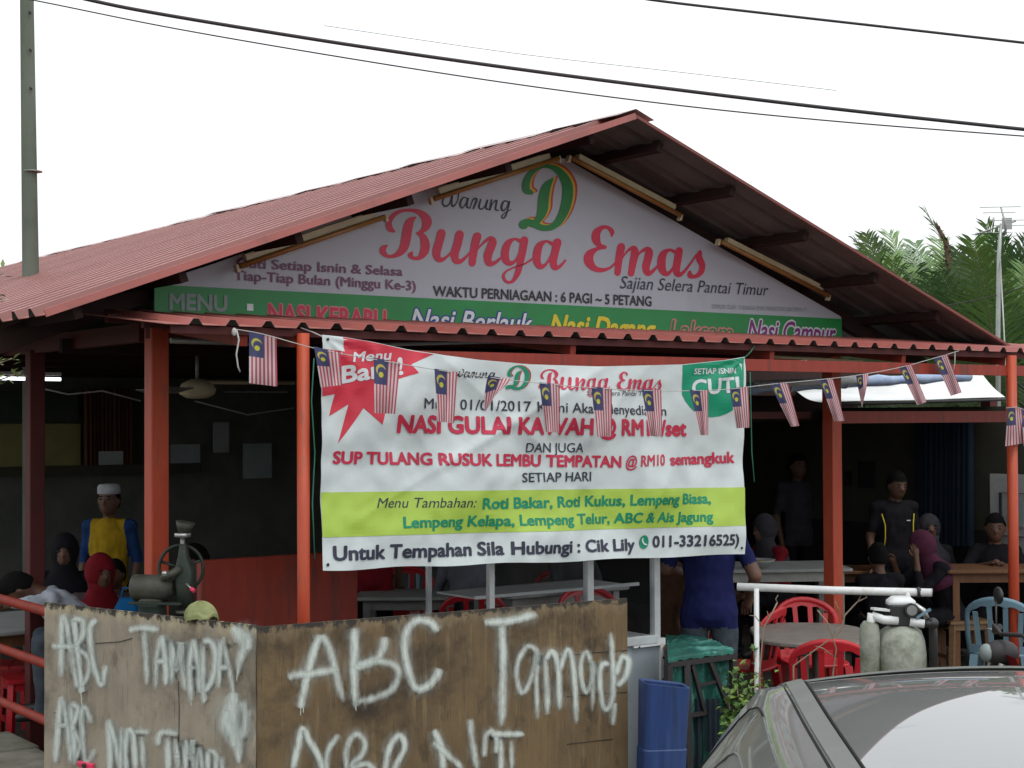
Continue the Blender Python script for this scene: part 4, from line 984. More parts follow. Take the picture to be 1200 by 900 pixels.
# bowl
bw = thing('bowl', 'shallow white bowl on the white topped table behind the navy-shirted man', 'bowl', (at(888, 12.4)[0], 12.4, .92))
part('dish', MB().loft([[Vector((math.cos(a * math.pi / 8) * r_, math.sin(a * math.pi / 8) * r_, z_)) for a in range(16)] for r_, z_ in ((.05, 0), (.06, .004), (.11, .045), (.13, .065), (.12, .062), (.05, .015))]), M['table_white'], bw, local0=True)
part('food', MB().ell((0, 0, .04), (.09, .09, .02)), M['c_yellow'], bw, local0=True)

# glass display case and cabinet
F0 = 8.2 * (3150 - 765)
def cs(x, y, back=0.0):                                        # point on the front plane of the case
    n_ = D2; p0 = Vector(((765 - 600) * 9.35 / F, 9.35, 0)); return hit(x, y, p0, n_) + D2 * back
dc = thing('display_case', 'white framed glass food display case standing behind the plywood boards', 'display case', cs(680, 800), world=True)
def case_bar(a, b, w=.035, nm='frame_bar'): return part(nm, MB().bar(a, b, w, w), M['case_frame'], dc, bevel=.003)
b0, b1 = cs(575, 748.5), cs(768, 748.5); zb = .795; b0.z = b1.z = zb
slope = D2 * .0; ht = .60
t0, t1 = b0 + slope + UP * ht, b1 + slope + UP * ht
bm_ = cs(690, 748); bm_.z = zb; tm = bm_ + slope + UP * ht
case_bar(b0, b1, .05); case_bar(t0, t1); case_bar(b0, t0); case_bar(b1, t1, .045); case_bar(bm_, tm, .045)
bk = D2 * .62
c0, c1 = b0 + bk, b1 + bk; d0, d1_ = c0 + UP * ht, c1 + UP * ht
for a, b in ((c0, c1), (d0, d1_), (c0, d0), (c1, d1_), (b0, c0), (b1, c1), (t0, d0), (t1, d1_)): case_bar(a, b, .028)
case_bar(b0 + slope * .5 + UP * .31 + D2 * .15, b1 + slope * .5 + UP * .31 + D2 * .15, .02)
part('glass_pane', MB().add([b0 + D1 * .02 + UP * .02, bm_ + UP * .02, tm, t0 + D1 * .02], [(0, 1, 2, 3)]), M['glass'], dc)
part('glass_pane', MB().add([bm_ + UP * .02, b1 + UP * .02, t1, tm], [(0, 1, 2, 3)]), M['glass'], dc)
part('shelf', MB().box((b0 + b1) / 2 + D2 * .38 + UP * .30, ((b1 - b0).length - .06, .4, .01), (D1, D2, UP)), M['case_frame'], dc)
part('floor_panel', MB().box((b0 + b1) / 2 + D2 * .31 - UP * .0, ((b1 - b0).length, .6, .02), (D1, D2, UP)), M['case_frame'], dc)
cab_l, cab_r = cs(575, 760), cs(776, 760)
cc = (Vector((cab_l.x, cab_l.y, 0)) + Vector((cab_r.x, cab_r.y, 0))) / 2 + D2 * .3; Lc = (cab_r - cab_l).length
part('cabinet', MB().box(cc + UP * .385, (Lc - .03, .6, .77), (D1, D2, UP)), M['case_panel'], dc, bevel=.004)
for (x0, x1, y0, y1) in ((740, 777, 751, 755), (771.5, 777, 755, 960)):
    a = cs(x0, y0) - D2 * .012; b = cs(x1, y1) - D2 * .012; part('edge_trim', MB().box((a + b) / 2, (abs((b - a).dot(D1)), .02, abs(a.z - b.z)), (D1, D2, UP)), M['white_paint'], dc)
for (x, y) in ((746, 758), (774, 770), (774, 795)): q = cs(x, y) - D2 * .024; part('rivet', MB().tube([q, q - D2 * .004], .006, 8), M['dark_iron'], dc)
# food trays and pots in the case
for k, (s_, h_, m_) in enumerate(((.25, .07, 'steel_bright'), (.55, .1, 'tarp_white'), (.8, .06, 'steel_bright'))):
    q = b0 + (b1 - b0) * s_ + D2 * .35 + UP * .012
    w = thing('food_tray', ('steel food tray at the left in the display case', 'deep white food tub in the middle of the display case', 'shallow steel food tray at the right in the display case')[k], 'tray', q)
    part('tray', MB().loft([[p_ + Vector((0, 0, 0)) for p_ in rounded(.22 * f_, .28 * f_, .04, z_)] for f_, z_ in ((.85, 0), (1, h_), (.93, h_), (.8, .01))]), M[m_], w, local0=True)
    part('food', MB().ell((0, 0, h_ * .6), (.09, .11, h_ * .3)), M['c_brown' if k != 1 else 'c_yellow'], w, local0=True)
# blue bin
bb = thing('plastic_bin', 'tall scuffed blue plastic bin standing before the grey cabinet', 'bin', (0.69, 7.62, 0), R(12))
bb.rotation_euler = (R(3), R(1.5), R(14))
def slant(w, d, r_, z, s): return [Vector((q.x, q.y, q.z - s * (q.x + .11))) for q in rounded(w, d, r_, z)]
part('body', MB().loft([slant(.215, .12, .03, 0, 0), slant(.225, .13, .03, .52, 0), slant(.218, .124, .03, .525, 0), slant(.232, .135, .03, .845, .12), slant(.20, .10, .025, .84, .12), slant(.19, .09, .02, .5, .1)], smooth=False), M['bin_blue'], bb, local0=True, bevel=.003)

# iron-framed table under a green tarpaulin
gt = thing('iron_table', 'black iron table beside the grey cabinet', 'table', (1.0, 9.2, 0), world=True)
gx0, gx1, gy0, gy1 = .78, 1.16, 8.0, 8.65
P = [onz(783, 779, .72), onz(859, 769, .72), onz(824, 753, .72), onz(781, 752, .72)]
for i in range(4):
    a, b = P[i], P[(i + 1) % 4]; part('top_bar', MB().bar(a, b, .03, .03), M['dark_iron'], gt)
    part('leg', MB().bar(a, Vector((a.x, a.y, 0)), .035, .035), M['dark_iron'], gt)
    part('lower_bar', MB().bar(a - UP * .30, b - UP * .30, .022, .022), M['dark_iron'], gt)
a, b = P[0], P[1]
part('leg', MB().bar(a + (b - a) * .28, Vector((a.x + .12, a.y, 0)), .035, .035), M['dark_iron'], gt)
part('brace', MB().bar(a + (b - a) * .36 - UP * .02, a + (b - a) * .55 - UP * .3, .022, .022), M['dark_iron'], gt)
part('brace', MB().bar(a + (b - a) * .62, a + (b - a) * .92 - UP * .29, .025, .025), M['dark_iron'], gt)
part('brace', MB().bar(a + (b - a) * .45 - UP * .14, a + (b - a) * .75 - UP * .13, .015, .015), M['dark_iron'], gt)
part('table_board', MB().box((P[0] + P[1] + P[2] + P[3]) / 4 + UP * .02, (.34, .45, .015), (Vector((.98, .2, 0)).normalized(), Vector((-.2, .98, 0)).normalized(), UP)), M['wood'], gt)
mb = MB(); rows = []
for j in range(25):
    row = []
    for i in range(31):
        s, t = i / 30, j / 24
        top = P[0] * (1 - s) * (1 - t) + P[1] * s * (1 - t) + P[2] * s * t + P[3] * (1 - s) * t
        q = top + (top - (P[0] + P[2]) / 2) * .02 + UP * (.04 + .010 * noise.noise(top * 9) + .008 * noise.noise(top * 30))
        row.append(q)
    rows.append(row)
front = []
for k in range(1, 3):
    row = [rows[0][i] + Vector((.003 * math.sin(i), -.004 * k, -.012 * k + .004 * noise.noise(rows[0][i] * 20))) for i in range(31)]; front.append(row)
mb.loft(list(reversed(front)) + rows, closed=False)
tp = part('tarpaulin', mb, M['tarp_green']); tag(tp, 'crumpled green tarpaulin spread over the black iron table', 'tarpaulin')
mb = MB(); rows = []
for j in range(15):
    rows.append([P[3] + (P[2] - P[3]) * (i / 24) + Vector((.02 * math.sin(i * 1.1 + j * .2), -.12 + .03 * noise.noise(Vector((i / 4, j / 5, 2))), -.03 - j * .057)) for i in range(25)])
mb.loft(rows, closed=False); tag(part('tarpaulin', mb, M['tarp_green']), 'green tarpaulin hanging down behind the legs of the iron table', 'tarpaulin')
for lab, A0, A1 in (('dark green tarpaulin closing the front of the iron table', P[0] + Vector((.02, .035, 0)), P[1] + Vector((-.02, .035, 0))), ('dark green tarpaulin closing the right side of the iron table', P[1] + Vector((-.03, .03, 0)), P[2] + Vector((-.03, 0, 0)))):
    mb = MB(); mb.loft([[A0 + (A1 - A0) * (i / 24) + Vector((.012 * noise.noise(Vector((i / 3, j / 4, 7))), .02 * math.sin(i * 1.3 + j * .15) + .015 * noise.noise(Vector((i / 4, j / 4, 1))), -.02 - j * .047)) for i in range(25)] for j in range(15)], closed=False)
    tag(part('tarpaulin', mb, M['tarp_green']), lab, 'tarpaulin')
for k, (xx, w_, lo) in enumerate(((1.03, .09, .12), (1.13, .08, .2))):
    mb = MB(); rows = []
    for j in range(12): rows.append([Vector((xx - w_ / 2 + w_ * i / 10, 9.0 + .012 * math.sin(i * 1.6) + .01 * k, .50 - j * (.50 - lo) / 11)) for i in range(11)])
    mb.loft(rows, closed=False); tag(part('cloth', mb, M['cloth_dark']), ('dark cloth hanging on the iron table next to the blue bin', 'second dark cloth hanging right of the first under the iron table')[k], 'cloth')

# white pipe rail
pr = thing('pipe_rail', 'white pipe rail on uprights in front of the grey table', 'railing', atD(886, 790, 8.6), world=True)
a, b = atD(864, 687.5, 8.65), atD(1092, 694.5, 8.4)
part('rail', MB().tube([a, (a + b) / 2 - UP * .004, b], .0215, 14), M['white_paint'], pr)
part('end_cap', MB().tube([b, b + (b - a).normalized() * .004], .0225, 14), M['steel_grey'], pr)
for x_ in (886.5, 1064):
    q = atD(x_, 690 if x_ < 900 else 694, 8.6 if x_ < 900 else 8.42); part('upright', MB().tube([q, Vector((q.x - .005, q.y, -.02))], .014, 10), M['white_paint'], pr)
q = atD(1076, 694, 8.42); part('clamp', MB().tube([q - Vector((.01, 0, 0)), q + Vector((.01, 0, 0))], .027, 12), M['dark_iron'], pr)

# water filter
wf = thing('water_filter', 'weathered grey tank with a black and white valve head and white pipes', 'water filter', (at(1053, 8.0)[0], 8.0, 0))
prof = [(.10, 0), (.115, .02), (.122, .3), (.12, .7), (.125, .9), (.118, .97), (.10, 1.02), (.06, 1.045), (.045, 1.05)]
part('tank', MB().loft([[Vector((math.cos(a * math.pi / 12) * r_ * (1 + .03 * noise.noise(Vector((a, z_ * 9, 0)))), math.sin(a * math.pi / 12) * r_, z_)) for a in range(24)] for r_, z_ in prof]), M['tank_grey'], wf, local0=True)
part('valve_body', MB().box((.0, 0, 1.10), (.13, .12, .115)), M['black_plastic'], wf, local0=True, bevel=.012)
part('valve_cover', MB().loft([rounded(.14, .12, .03, 1.152), rounded(.135, .115, .03, 1.17), rounded(.09, .08, .025, 1.19)]), M['white_paint'], wf, local0=True)
part('gauge', MB().tube([(.035, -.058, 1.13), (.035, -.085, 1.13)], .034, 16), M['black_plastic'], wf, local0=True)
part('gauge_glass', MB().tube([(.035, -.086, 1.13), (.035, -.088, 1.13)], .026, 16), M['steel_grey'], wf, local0=True)
for pts, r_, m_ in (([(-.03, -.05, 1.075), (-.10, -.06, 1.08), (-.155, -.04, 1.10)], .022, 'white_paint'), ([(-.155, -.04, 1.11), (-.165, -.04, 1.02)], .022, 'white_paint'),
                    ([(.03, -.06, 1.07), (.10, -.07, 1.06)], .022, 'white_paint'), ([(.10, -.07, 1.06), (.145, -.06, 1.06), (.15, -.05, .98), (.15, -.05, .55)], .021, 'black_plastic'),
                    ([(.05, .0, 1.16), (.11, -.02, 1.12), (.125, -.03, 1.08)], .014, 'steel_bright')):
    part('pipe', MB().tube(pts, r_, 12), M[m_], wf, local0=True)
part('pipe_elbow', MB().ell((.145, -.06, 1.06), (.03, .03, .03)), M['black_plastic'], wf, local0=True)
part('cartridge', MB().loft([[Vector((-.165 + math.cos(a * math.pi / 8) * r_, -.03 + math.sin(a * math.pi / 8) * r_, z_)) for a in range(16)] for r_, z_ in ((.03, .70), (.046, .74), (.052, 1.0), (.046, 1.05), (.03, 1.07))]), M['tank_grey'], wf, local0=True, label='pale wrapped filter cartridge')
part('top_lever', MB().bar((-.07, -.03, 1.125), (-.155, -.05, 1.135), .04, .012), M['white_paint'], wf, local0=True)
part('blue_tap', MB().bar((.06, -.07, 1.09), (.13, -.08, 1.135), .03, .01), M['chair_blue'], wf, local0=True)

# motorcycle parked behind the car
mo = thing('motorcycle', 'dark motorcycle with round mirrors, mostly hidden behind the car', 'motorcycle', (2.93, 8.3, 0), R(184)); mo.scale = (.96, .96, .96)
def mt_(name, mb, m_, **kw): return part(name, mb, M[m_], mo, local0=True, **kw)
def ring(c, r_, w_, n=24): return [Vector((c[0] + math.cos(2 * math.pi * k / n) * r_, c[1], c[2] + math.sin(2 * math.pi * k / n) * r_)) for k in range(n + 1)]
for cx_ in (-.62, .62):
    w = mt_('wheel', MB().tube(ring((cx_, 0, .28), .245, 0), .035, 8, caps=False), 'rubber')
    rm = part('rim', MB().tube(ring((cx_, 0, .28), .205, 0), .012, 6, caps=False), M['steel_grey'], w, local0=True)
    for k in range(8):
        a = k * math.pi / 4; part('spoke', MB().tube([(cx_, 0, .28), (cx_ + math.cos(a) * .2, 0, .28 + math.sin(a) * .2)], .004, 5), M['steel_grey'], w, local0=True)
mt_('frame', MB().loft([[Vector((x_, y_ * w_, z_ + dz_)) for y_, dz_ in ((-1, -.06), (1, -.06), (1, .06), (-1, .06))] for x_, w_, z_ in ((-.6, .05, .55), (-.3, .09, .5), (0, .08, .42), (.25, .09, .5), (.42, .07, .75))]), 'black_plastic', bevel=.02)
mt_('side_panel', MB().loft([[Vector((x_, y_, z_)) for y_ in (-.11, -.12)] for x_, z_ in ((.05, .74), (.30, .88))], closed=False), 'c_red'); mt_('leg_shield', MB().loft([[Vector((x_, y_, z_)) for y_ in (-.2, 0, .2)] for x_, z_ in ((.30, .35), (.36, .55), (.34, .78), (.40, .9))], closed=False), 'c_red')
mt_('seat', MB().loft([[Vector((x_, y_ * w_, z_ + dz_)) for y_, dz_ in ((-1, 0), (1, 0), (.8, .07), (-.8, .07))] for x_, w_, z_ in ((-.7, .08, .78), (-.4, .13, .76), (-.05, .12, .72), (.08, .07, .72))]), 'black_plastic', bevel=.02)
mt_('engine', MB().box((0, 0, .3), (.34, .2, .2)), 'steel_grey', bevel=.03)
mt_('head_cowl', MB().ell((.40, 0, .90), (.10, .07, .07)), 'dark_iron'); mt_('headlight', MB().ell((.48, 0, .90), (.04, .05, .05)), 'print_grey')
mt_('fork', MB().tube([(.42, .07, .85), (.62, .07, .28)], .02, 8), 'steel_grey'); mt_('fork', MB().tube([(.42, -.07, .85), (.62, -.07, .28)], .02, 8), 'steel_grey')
mt_('handlebar', MB().tube([(.30, -.36, .97), (.36, -.2, 1.02), (.4, 0, 1.0), (.36, .2, 1.02), (.30, .36, .97)], .012, 8), 'dark_iron')
for s_ in (-1, 1):
    mt_('grip', MB().tube([(.31, s_ * .25, 1.005), (.29, s_ * .37, .965)], .019, 10), 'black_plastic')
    mt_('lever', MB().tube([(.37, s_ * .22, 1.0), (.37, s_ * .35, .98)], .006, 6), 'steel_bright')
    g_ = mt_('mirror', MB().ell((.28, s_ * .34, 1.17), (.02, .062, .05)), 'black_plastic'); part('mirror_stem', MB().tube([(.34, s_ * .22, 1.01), (.31, s_ * .3, 1.12), (.29, s_ * .33, 1.15)], .006, 6), M['black_plastic'], g_, local0=True)
mt_('mudguard', MB().tube([(.62 + math.cos(a) * .29, 0, .28 + math.sin(a) * .29) for a in [R(t) for t in range(20, 161, 20)]], .045, 8), 'c_red')
mt_('exhaust', MB().tube([(.1, -.12, .25), (-.3, -.14, .25), (-.75, -.15, .33)], [.02, .035, .04], 10), 'steel_grey')

# ice shaving machine on a prep table, cloth on the board
mx, my = at(200, 8.05)
pt = table(mx, my, R(-25), .7, .45, .02, 1.05, 'table_white', 'dark_iron', 'narrow prep table behind the left plywood board')
im = thing('ice_shaver', 'old green and grey ice shaving machine with a big flywheel', 'machine', (mx, my, 1.05), R(-12))
def mi_(name, mb, m_, **kw): return part(name, mb, M[m_], im, local0=True, **kw)
mi_('pedestal', MB().loft([[Vector((-.10 + math.cos(a * math.pi / 8) * r_, math.sin(a * math.pi / 8) * r_, z_)) for a in range(16)] for r_, z_ in ((.10, 0), (.075, .02), (.07, .1), (.085, .115))]), 'machine_green')
mi_('base_plate', MB().box((-.06, 0, .12), (.28, .13, .012)), 'machine_green', bevel=.003)
mi_('motor', MB().loft([[Vector((x_, math.cos(a * math.pi / 10) * r_, .195 + math.sin(a * math.pi / 10) * r_)) for a in range(20)] for x_, r_ in ((-.205, .05), (-.2, .064), (-.19, .068), (-.17, .066), (-.03, .068), (-.015, .06), (.02, .035))]), 'machine_grey')
mi_('motor_foot', MB().loft([rounded(.14, .1, .02, .122, (-.1, 0)), rounded(.1, .07, .02, .15, (-.1, 0))]), 'machine_grey')
mi_('flywheel', MB().tube([Vector((.03 + math.cos(t) * .118 * .95, .06 + math.cos(t) * .02, .29 + math.sin(t) * .118)) for t in [2 * math.pi * k / 28 for k in range(29)]], .009, 8, caps=False), 'machine_green')
for k in range(5):
    a = R(20 + 72 * k); mi_('spoke', MB().tube([(.03, .06, .29), (.03 + math.cos(a) * .11, .06, .29 + math.sin(a) * .115)], .008, 6), 'machine_green')
mi_('column', MB().loft([rounded(.07, .06, .02, .10, (.08, 0)), rounded(.085, .08, .02, .2, (.08, 0)), rounded(.10, .08, .02, .28, (.08, 0)), rounded(.05, .05, .015, .36, (.07, 0)), rounded(.035, .035, .01, .42, (.07, 0))]), 'machine_green')
mi_('screw_rod', MB().tube([(.065, 0, .36), (.065, 0, .47)], .012, 10), 'steel_grey')
mi_('hand_wheel', MB().tube([(.065, 0, .455), (.065, 0, .475)], .042, 20), 'steel_bright')
mi_('hopper', MB().tube([(.07, .0, .48), (.08, 0, .53)], [.03, .05], 12), 'machine_grey')
mi_('drive_arm', MB().tube([(-.02, -.05, .25), (.03, -.06, .27), (.07, -.04, .3)], .02, 10), 'machine_grey')
mi_('hub', MB().ell((.0, -.07, .275), (.016, .016, .016)), 'steel_bright')
mi_('lever', MB().tube([(.11, -.06, .225), (.15, -.08, .20)], .004, 6), 'steel_bright'); mi_('lever_knob', MB().tube([(.145, -.078, .203), (.165, -.085, .19)], .011, 8), 'pink')
mi_('foot', MB().tube([(.09, 0, .0), (.09, 0, .12)], .02, 8), 'dark_iron'); mi_('tray', MB().tube([(.1, -.02, .075), (.1, -.02, .085)], .06, 18), 'machine_grey')
# folded cloth over the board corner
mb = MB(); q0 = pmL(228, 722, -.03)
rows = []
for j in range(13):
    row = []
    for i in range(21):
        a = 2 * math.pi * i / 20; t = j / 12; r_ = .085 * math.sin(t * 1.75) * (1 + .10 * math.sin(3 * a + 1) + .08 * math.sin(5 * a))
        z_ = .075 * math.cos(t * 1.75) + .012 * math.sin(a * 4 + t * 3)
        row.append(q0 + Vector((math.cos(a) * r_ * .85, math.sin(a) * r_ * .6, z_ * .9 + (.012 if math.sin(a + 2.4) > .6 and j > 9 else 0) - .012)))
    rows.append(row)
mb.loft(rows, closed=False); tag(part('cloth', mb, M['cloth_lime']), 'lime green crumpled cloth sitting on top of the left plywood board', 'cloth')

# ------------------------------------------------------------------ people
def rotm(ax, a): return Matrix.Rotation(a, 3, ax)
def remesh(mb, mats, voxel, classify, extra=None):
    me = bpy.data.meshes.new('r'); me.from_pydata([tuple(v) for v in mb.v], [], mb.f)
    o = bpy.data.objects.new('r', me); C.objects.link(o)
    m1 = o.modifiers.new('r', 'REMESH'); m1.mode = 'VOXEL'; m1.voxel_size = voxel; m1.use_smooth_shade = True
    m2 = o.modifiers.new('s', 'SMOOTH'); m2.factor = .5; m2.iterations = 4
    dg = bpy.context.evaluated_depsgraph_get(); r_ = bpy.data.meshes.new_from_object(o.evaluated_get(dg))
    bpy.data.objects.remove(o); bpy.data.meshes.remove(me)
    r_.materials.clear()
    for m in mats: r_.materials.append(m)
    nr = [v.normal.copy() for v in r_.vertices]; co = [v.co.copy() for v in r_.vertices]; out = []
    for c, n_ in zip(co, nr):
        if classify(c) not in (3, 4):
            c = c + n_ * ((noise.noise(Vector((c.x * 16, c.y * 16, c.z * 11))) + .6 * noise.noise(Vector((c.x * 34, c.y * 34, c.z * 16 + 5)))) * .0085 + .002)
        out += (c.x, c.y, c.z)
    r_.vertices.foreach_set('co', out); r_.update()
    idx = [classify(p.center) for p in r_.polygons]
    r_.polygons.foreach_set('material_index', idx); r_.polygons.foreach_set('use_smooth', [True] * len(idx))
    if extra:
        bm = bmesh.new(); bm.from_mesh(r_); b = [bm.verts.new(v) for v in extra.v]
        for f, mi in zip(extra.f, extra.m):
            try: ff = bm.faces.new([b[i] for i in f]); ff.material_index = mi; ff.smooth = True
            except ValueError: pass
        bm.to_mesh(r_); bm.free()
    return r_
def seg_d(p, a, b):
    ab = b - a; t = max(0, min(1, (p - a).dot(ab) / max(1e-9, ab.length_squared))); return (p - a - ab * t).length
def person(label, x, y, z, rz, h=1.68, pose='stand', lean=0, turn=0, arms=None, top='c_black', sleeve=None, slen=.5, pants='c_jeans', skin='skin', hair='short', hairm='hair', headtilt=0, headturn=0, child=1.0, leanside=0, headscale=1.07, voxel=.0135):
    k = h / 1.76
    t = thing('person', label, 'person', (x, y, z), rz)
    V = Vector
    if pose == 'stand':
        pel = V((0, 0, .93)); legs = [((s * .09, 0, .90), (s * .105, .03, .50), (s * .11, -.01, .09), (s * .13, .14, .035)) for s in (-1, 1)]
    else:
        pel = V((0, 0, .50)); legs = [((s * .10, .02, .50), (s * .13, .43, .52), (s * .14, .42, .09), (s * .15, .56, .035)) for s in (-1, 1)]
    Rm = rotm('X', -lean) @ rotm('Y', leanside)
    def up_(v): return pel + Rm @ V(v)
    chest = up_((0, .0, .33)); neck = up_((0, -.01, .53)); shl = [up_((s * .168, -.01, .465)) for s in (-1, 1)]
    Hm = Rm @ rotm('Z', headturn) @ rotm('X', -headtilt)
    if abs(lean) > .25: Hm = rotm('Z', headturn) @ rotm('X', -headtilt - lean * .35)
    hc = neck + Hm @ V((0, .025, .15))
    A = []
    for i, s in enumerate((-1, 1)):
        if arms and arms[i]: el, wr = V(arms[i][0]), V(arms[i][1])
        elif pose == 'stand': el, wr = shl[i] + V((s * .06, -.03, -.28)), shl[i] + V((s * .06, .08, -.53))
        else: el, wr = shl[i] + V((s * .05, .12, -.25)), V((s * .10, .36, .60)) + (shl[i] - V((s * .185, 0, .97))) * .6
        A.append((shl[i], el, wr))
    mb = MB()
    def ringl(c, rx, ry, M_): return [c + M_ @ V((math.cos(a * math.pi / 8) * rx, math.sin(a * math.pi / 8) * ry, 0)) for a in range(16)]
    I3 = Matrix.Identity(3)
    mb.loft([ringl(up_((0, .01, zz)), rx, ry, Rm) for zz, rx, ry in ((-.13, .10, .08), (-.08, .165, .115), (0, .175, .125), (.10, .155, .105), (.2, .155, .11), (.33, .168, .118), (.43, .158, .11), (.485, .115, .085), (.53, .065, .06))])
    capsule(mb, shl[0], shl[1], .068, .068)
    capsule(mb, neck - Rm @ V((0, 0, .03)), hc - Hm @ V((0, .02, .06)), .056, .052)
    for hp, kn, an, to in legs:
        capsule(mb, hp, kn, .095, .062, 12); capsule(mb, kn, an, .062, .042, 12); capsule(mb, V(an) + V((0, -.03, -.045)), to, .042, .034)
    for sh, el, wr in A:
        capsule(mb, sh, el, .058 if slen > .2 else .05, .045, 10); capsule(mb, el, wr, .042, .028, 10)
    hs = headscale
    mb.ell(hc, (.078 * hs, .095 * hs, .115 * hs), Hm, 16, 12)
    mb.ell(hc + Hm @ V((0, .028, -.052)) * hs, (.055 * hs, .062 * hs, .062 * hs), Hm)
    mb.ell(hc + Hm @ V((0, .098, -.012)) * hs, (.015, .022, .024), Hm, 8, 6)
    for s in (-1, 1): mb.ell(hc + Hm @ V((s * .080, -.005, -.005)) * hs, (.014, .02, .032), Hm, 8, 6)
    mb.ell(hc + Hm @ V((0, .085, -.055)) * hs, (.026, .016, .012), Hm, 8, 6)
    hands = MB()
    for i, (sh, el, wr) in enumerate(A):
        d = (wr - el).normalized(); s = (-1, 1)[i]
        side = d.cross(V((0, 0, 1)));
        side = side.normalized() if side.length > .2 else V((1, 0, 0))
        nn = side.cross(d).normalized(); palm = wr + d * .05
        capsule(mb, wr, palm + d * .035, .028, .033, 10); mb.ell(palm + d * .02, (.036, .036, .036))
        for f_ in range(4):
            b = wr + d * .085 + side * (f_ - 1.5) * .018; L1 = (.036, .042, .039, .03)[f_]
            m1 = b + d * L1 - nn * .008; m2 = m1 + d * L1 * .7 - nn * .022
            hands.tube([b - d * .02, b, m1, m2], [.009, .0092, .0085, .0065], 7, mi=3)
        b = wr + d * .045 + side * s * .03; hands.tube([b, b + d * .025 + side * s * .02, b + d * .055 + side * s * .024], [.012, .011, .008], 7, mi=3)
    toes = [V(l[3]) for l in legs]
    def cls(p):
        dh = (p - hc).length
        if dh < .135 * hs or seg_d(p, neck + (hc - neck) * .12, hc) < .062: return 3
        best = 9; r_ = 0
        for sh, el, wr in A:
            d1 = seg_d(p, sh, el) - .045; d2 = seg_d(p, el, wr + (wr - el).normalized() * .1) - .03
            L1 = (el - sh).length; L2 = (wr - el).length
            if d1 < best: best = d1; tt = (p - sh).dot((el - sh).normalized()) / (L1 + L2); r_ = 1 if tt < slen else 3
            if d2 < best: best = d2; tt = (L1 + (p - el).dot((wr - el).normalized())) / (L1 + L2); r_ = 1 if tt < slen else 3
        dt = seg_d(p, pel - Rm @ V((0, 0, .03)), up_((0, 0, .47))) - .13
        if (pose == 'stand' and (p - pel).dot(Rm @ V((0, 0, 1))) > -.13) or (pose != 'stand' and (p - pel).dot(Rm @ V((0, 0, 1))) > -.02 and p.y < .22 + abs(math.sin(lean)) * .5):
            if dt < best or (pose == 'stand' and best > .03): best = min(dt, best); r_ = 0
        for hp, kn, an, to in legs:
            dl = min(seg_d(p, V(hp), V(kn)) - .08, seg_d(p, V(kn), V(an)) - .05)
            if dl < best and not (pose == 'stand' and r_ == 0 and (p - pel).dot(Rm @ V((0, 0, 1))) > -.13): best = dl; r_ = 2
            df = seg_d(p, V(an) + V((0, 0, -.05)), V(to)) - .045
            if df < best and p.z < .11: best = df; r_ = 4
        return r_
    me = remesh(mb, [M[top], M[sleeve or top], M[pants], M[skin], M['black_plastic']], voxel, cls, hands)
    body = bpy.data.objects.new('body', me); C.objects.link(body); body.parent = t
    def hp_(name, mb_, m_, lab=None): return part(name, mb_, M[m_], t, local0=True, label=lab)
    for s in (-1, 1): hp_('eye', MB().ell(hc + Hm @ V((s * .031, .088, .016)) * hs, (.013, .006, .007), Hm, 8, 6), 'eye'); hp_('eyebrow', MB().ell(hc + Hm @ V((s * .032, .089, .037)) * hs, (.02, .006, .004), Hm, 8, 4), 'hair')
    if hair in ('short', 'cap', 'bun'):
        def cutf(p):
            q = Vector(p)
            f_ = min(1, max(0, (q.y + .035) / .09)); lim = -.075 * (1 - f_) + .058 * f_
            q = q * (1 + .06 * noise.noise(Vector((q.x * 60, q.y * 60, q.z * 60))))
            if q.z < lim: q.z = lim + (q.z - lim) * .04; q.x *= .95; q.y *= .93
            return q
        hp_('hair', MB().ell(hc + Hm @ V((0, -.010, .010)), (.087 * hs, .103 * hs, .124 * hs), Hm, 28, 22, f=cutf), hairm)
    if hair == 'cap':
        mbc = MB(); mbc.loft([[hc + Hm @ V((math.cos(a * math.pi / 12) * r_, -.005 + math.sin(a * math.pi / 12) * r_ * 1.12, z_)) for a in range(24)] for r_, z_ in ((.084, .055), (.092, .06), (.093, .10), (.088, .125), (.07, .138), (.02, .142))]); hp_('cap', mbc, 'c_cap', 'white knitted skullcap')
    if hair == 'bun': hp_('bun', MB().ell(hc + Hm @ V((0, -.11, .03)), (.04, .04, .04), Hm), hairm)
    if hair == 'hijab':
        mbh = MB(); mbh.ell(hc + Hm @ V((0, -.022, .012)), (.105 * hs, .110 * hs, .132 * hs), Hm, 20, 14); hp_('headscarf', mbh, hairm)
        rr = []
        for zz, rx, ry, oy in ((-.06, .098, .09, -.01), (-.11, .088, .088, 0), (-.17, .12, .105, 0), (-.23, .19, .135, .0), (-.30, .215, .155, .01), (-.37, .20, .16, .015)):
            w_ = min(1, max(0, (-zz - .1) / .15)); M_ = Hm.lerp(Rm, w_) if w_ < 1 else Rm
            base = hc + Hm @ V((0, oy, zz)) if w_ < .5 else neck + Rm @ V((0, oy + .01, zz + .15))
            rr.append([base + M_ @ V((math.cos(a * math.pi / 12) * rx * (1 + .03 * math.sin(a * 2.6)), math.sin(a * math.pi / 12) * ry * (1 + .03 * math.sin(a * 3.1 + 1)), 0)) for a in range(24)])
        hp_('headscarf_drape', MB().loft(rr), hairm)
    t.scale = (k, k, k)
    return t
def P_(px, D): return at(px, D)
PI = math.pi
x, y = P_(128, 11.9); person('man in a white skullcap and yellow shirt with blue sleeves, standing at the left', x, y, .03, PI - .1, 1.60, top='c_yellow', sleeve='c_blue', slen=.55, pants='c_black', hair='cap', skin='skin')
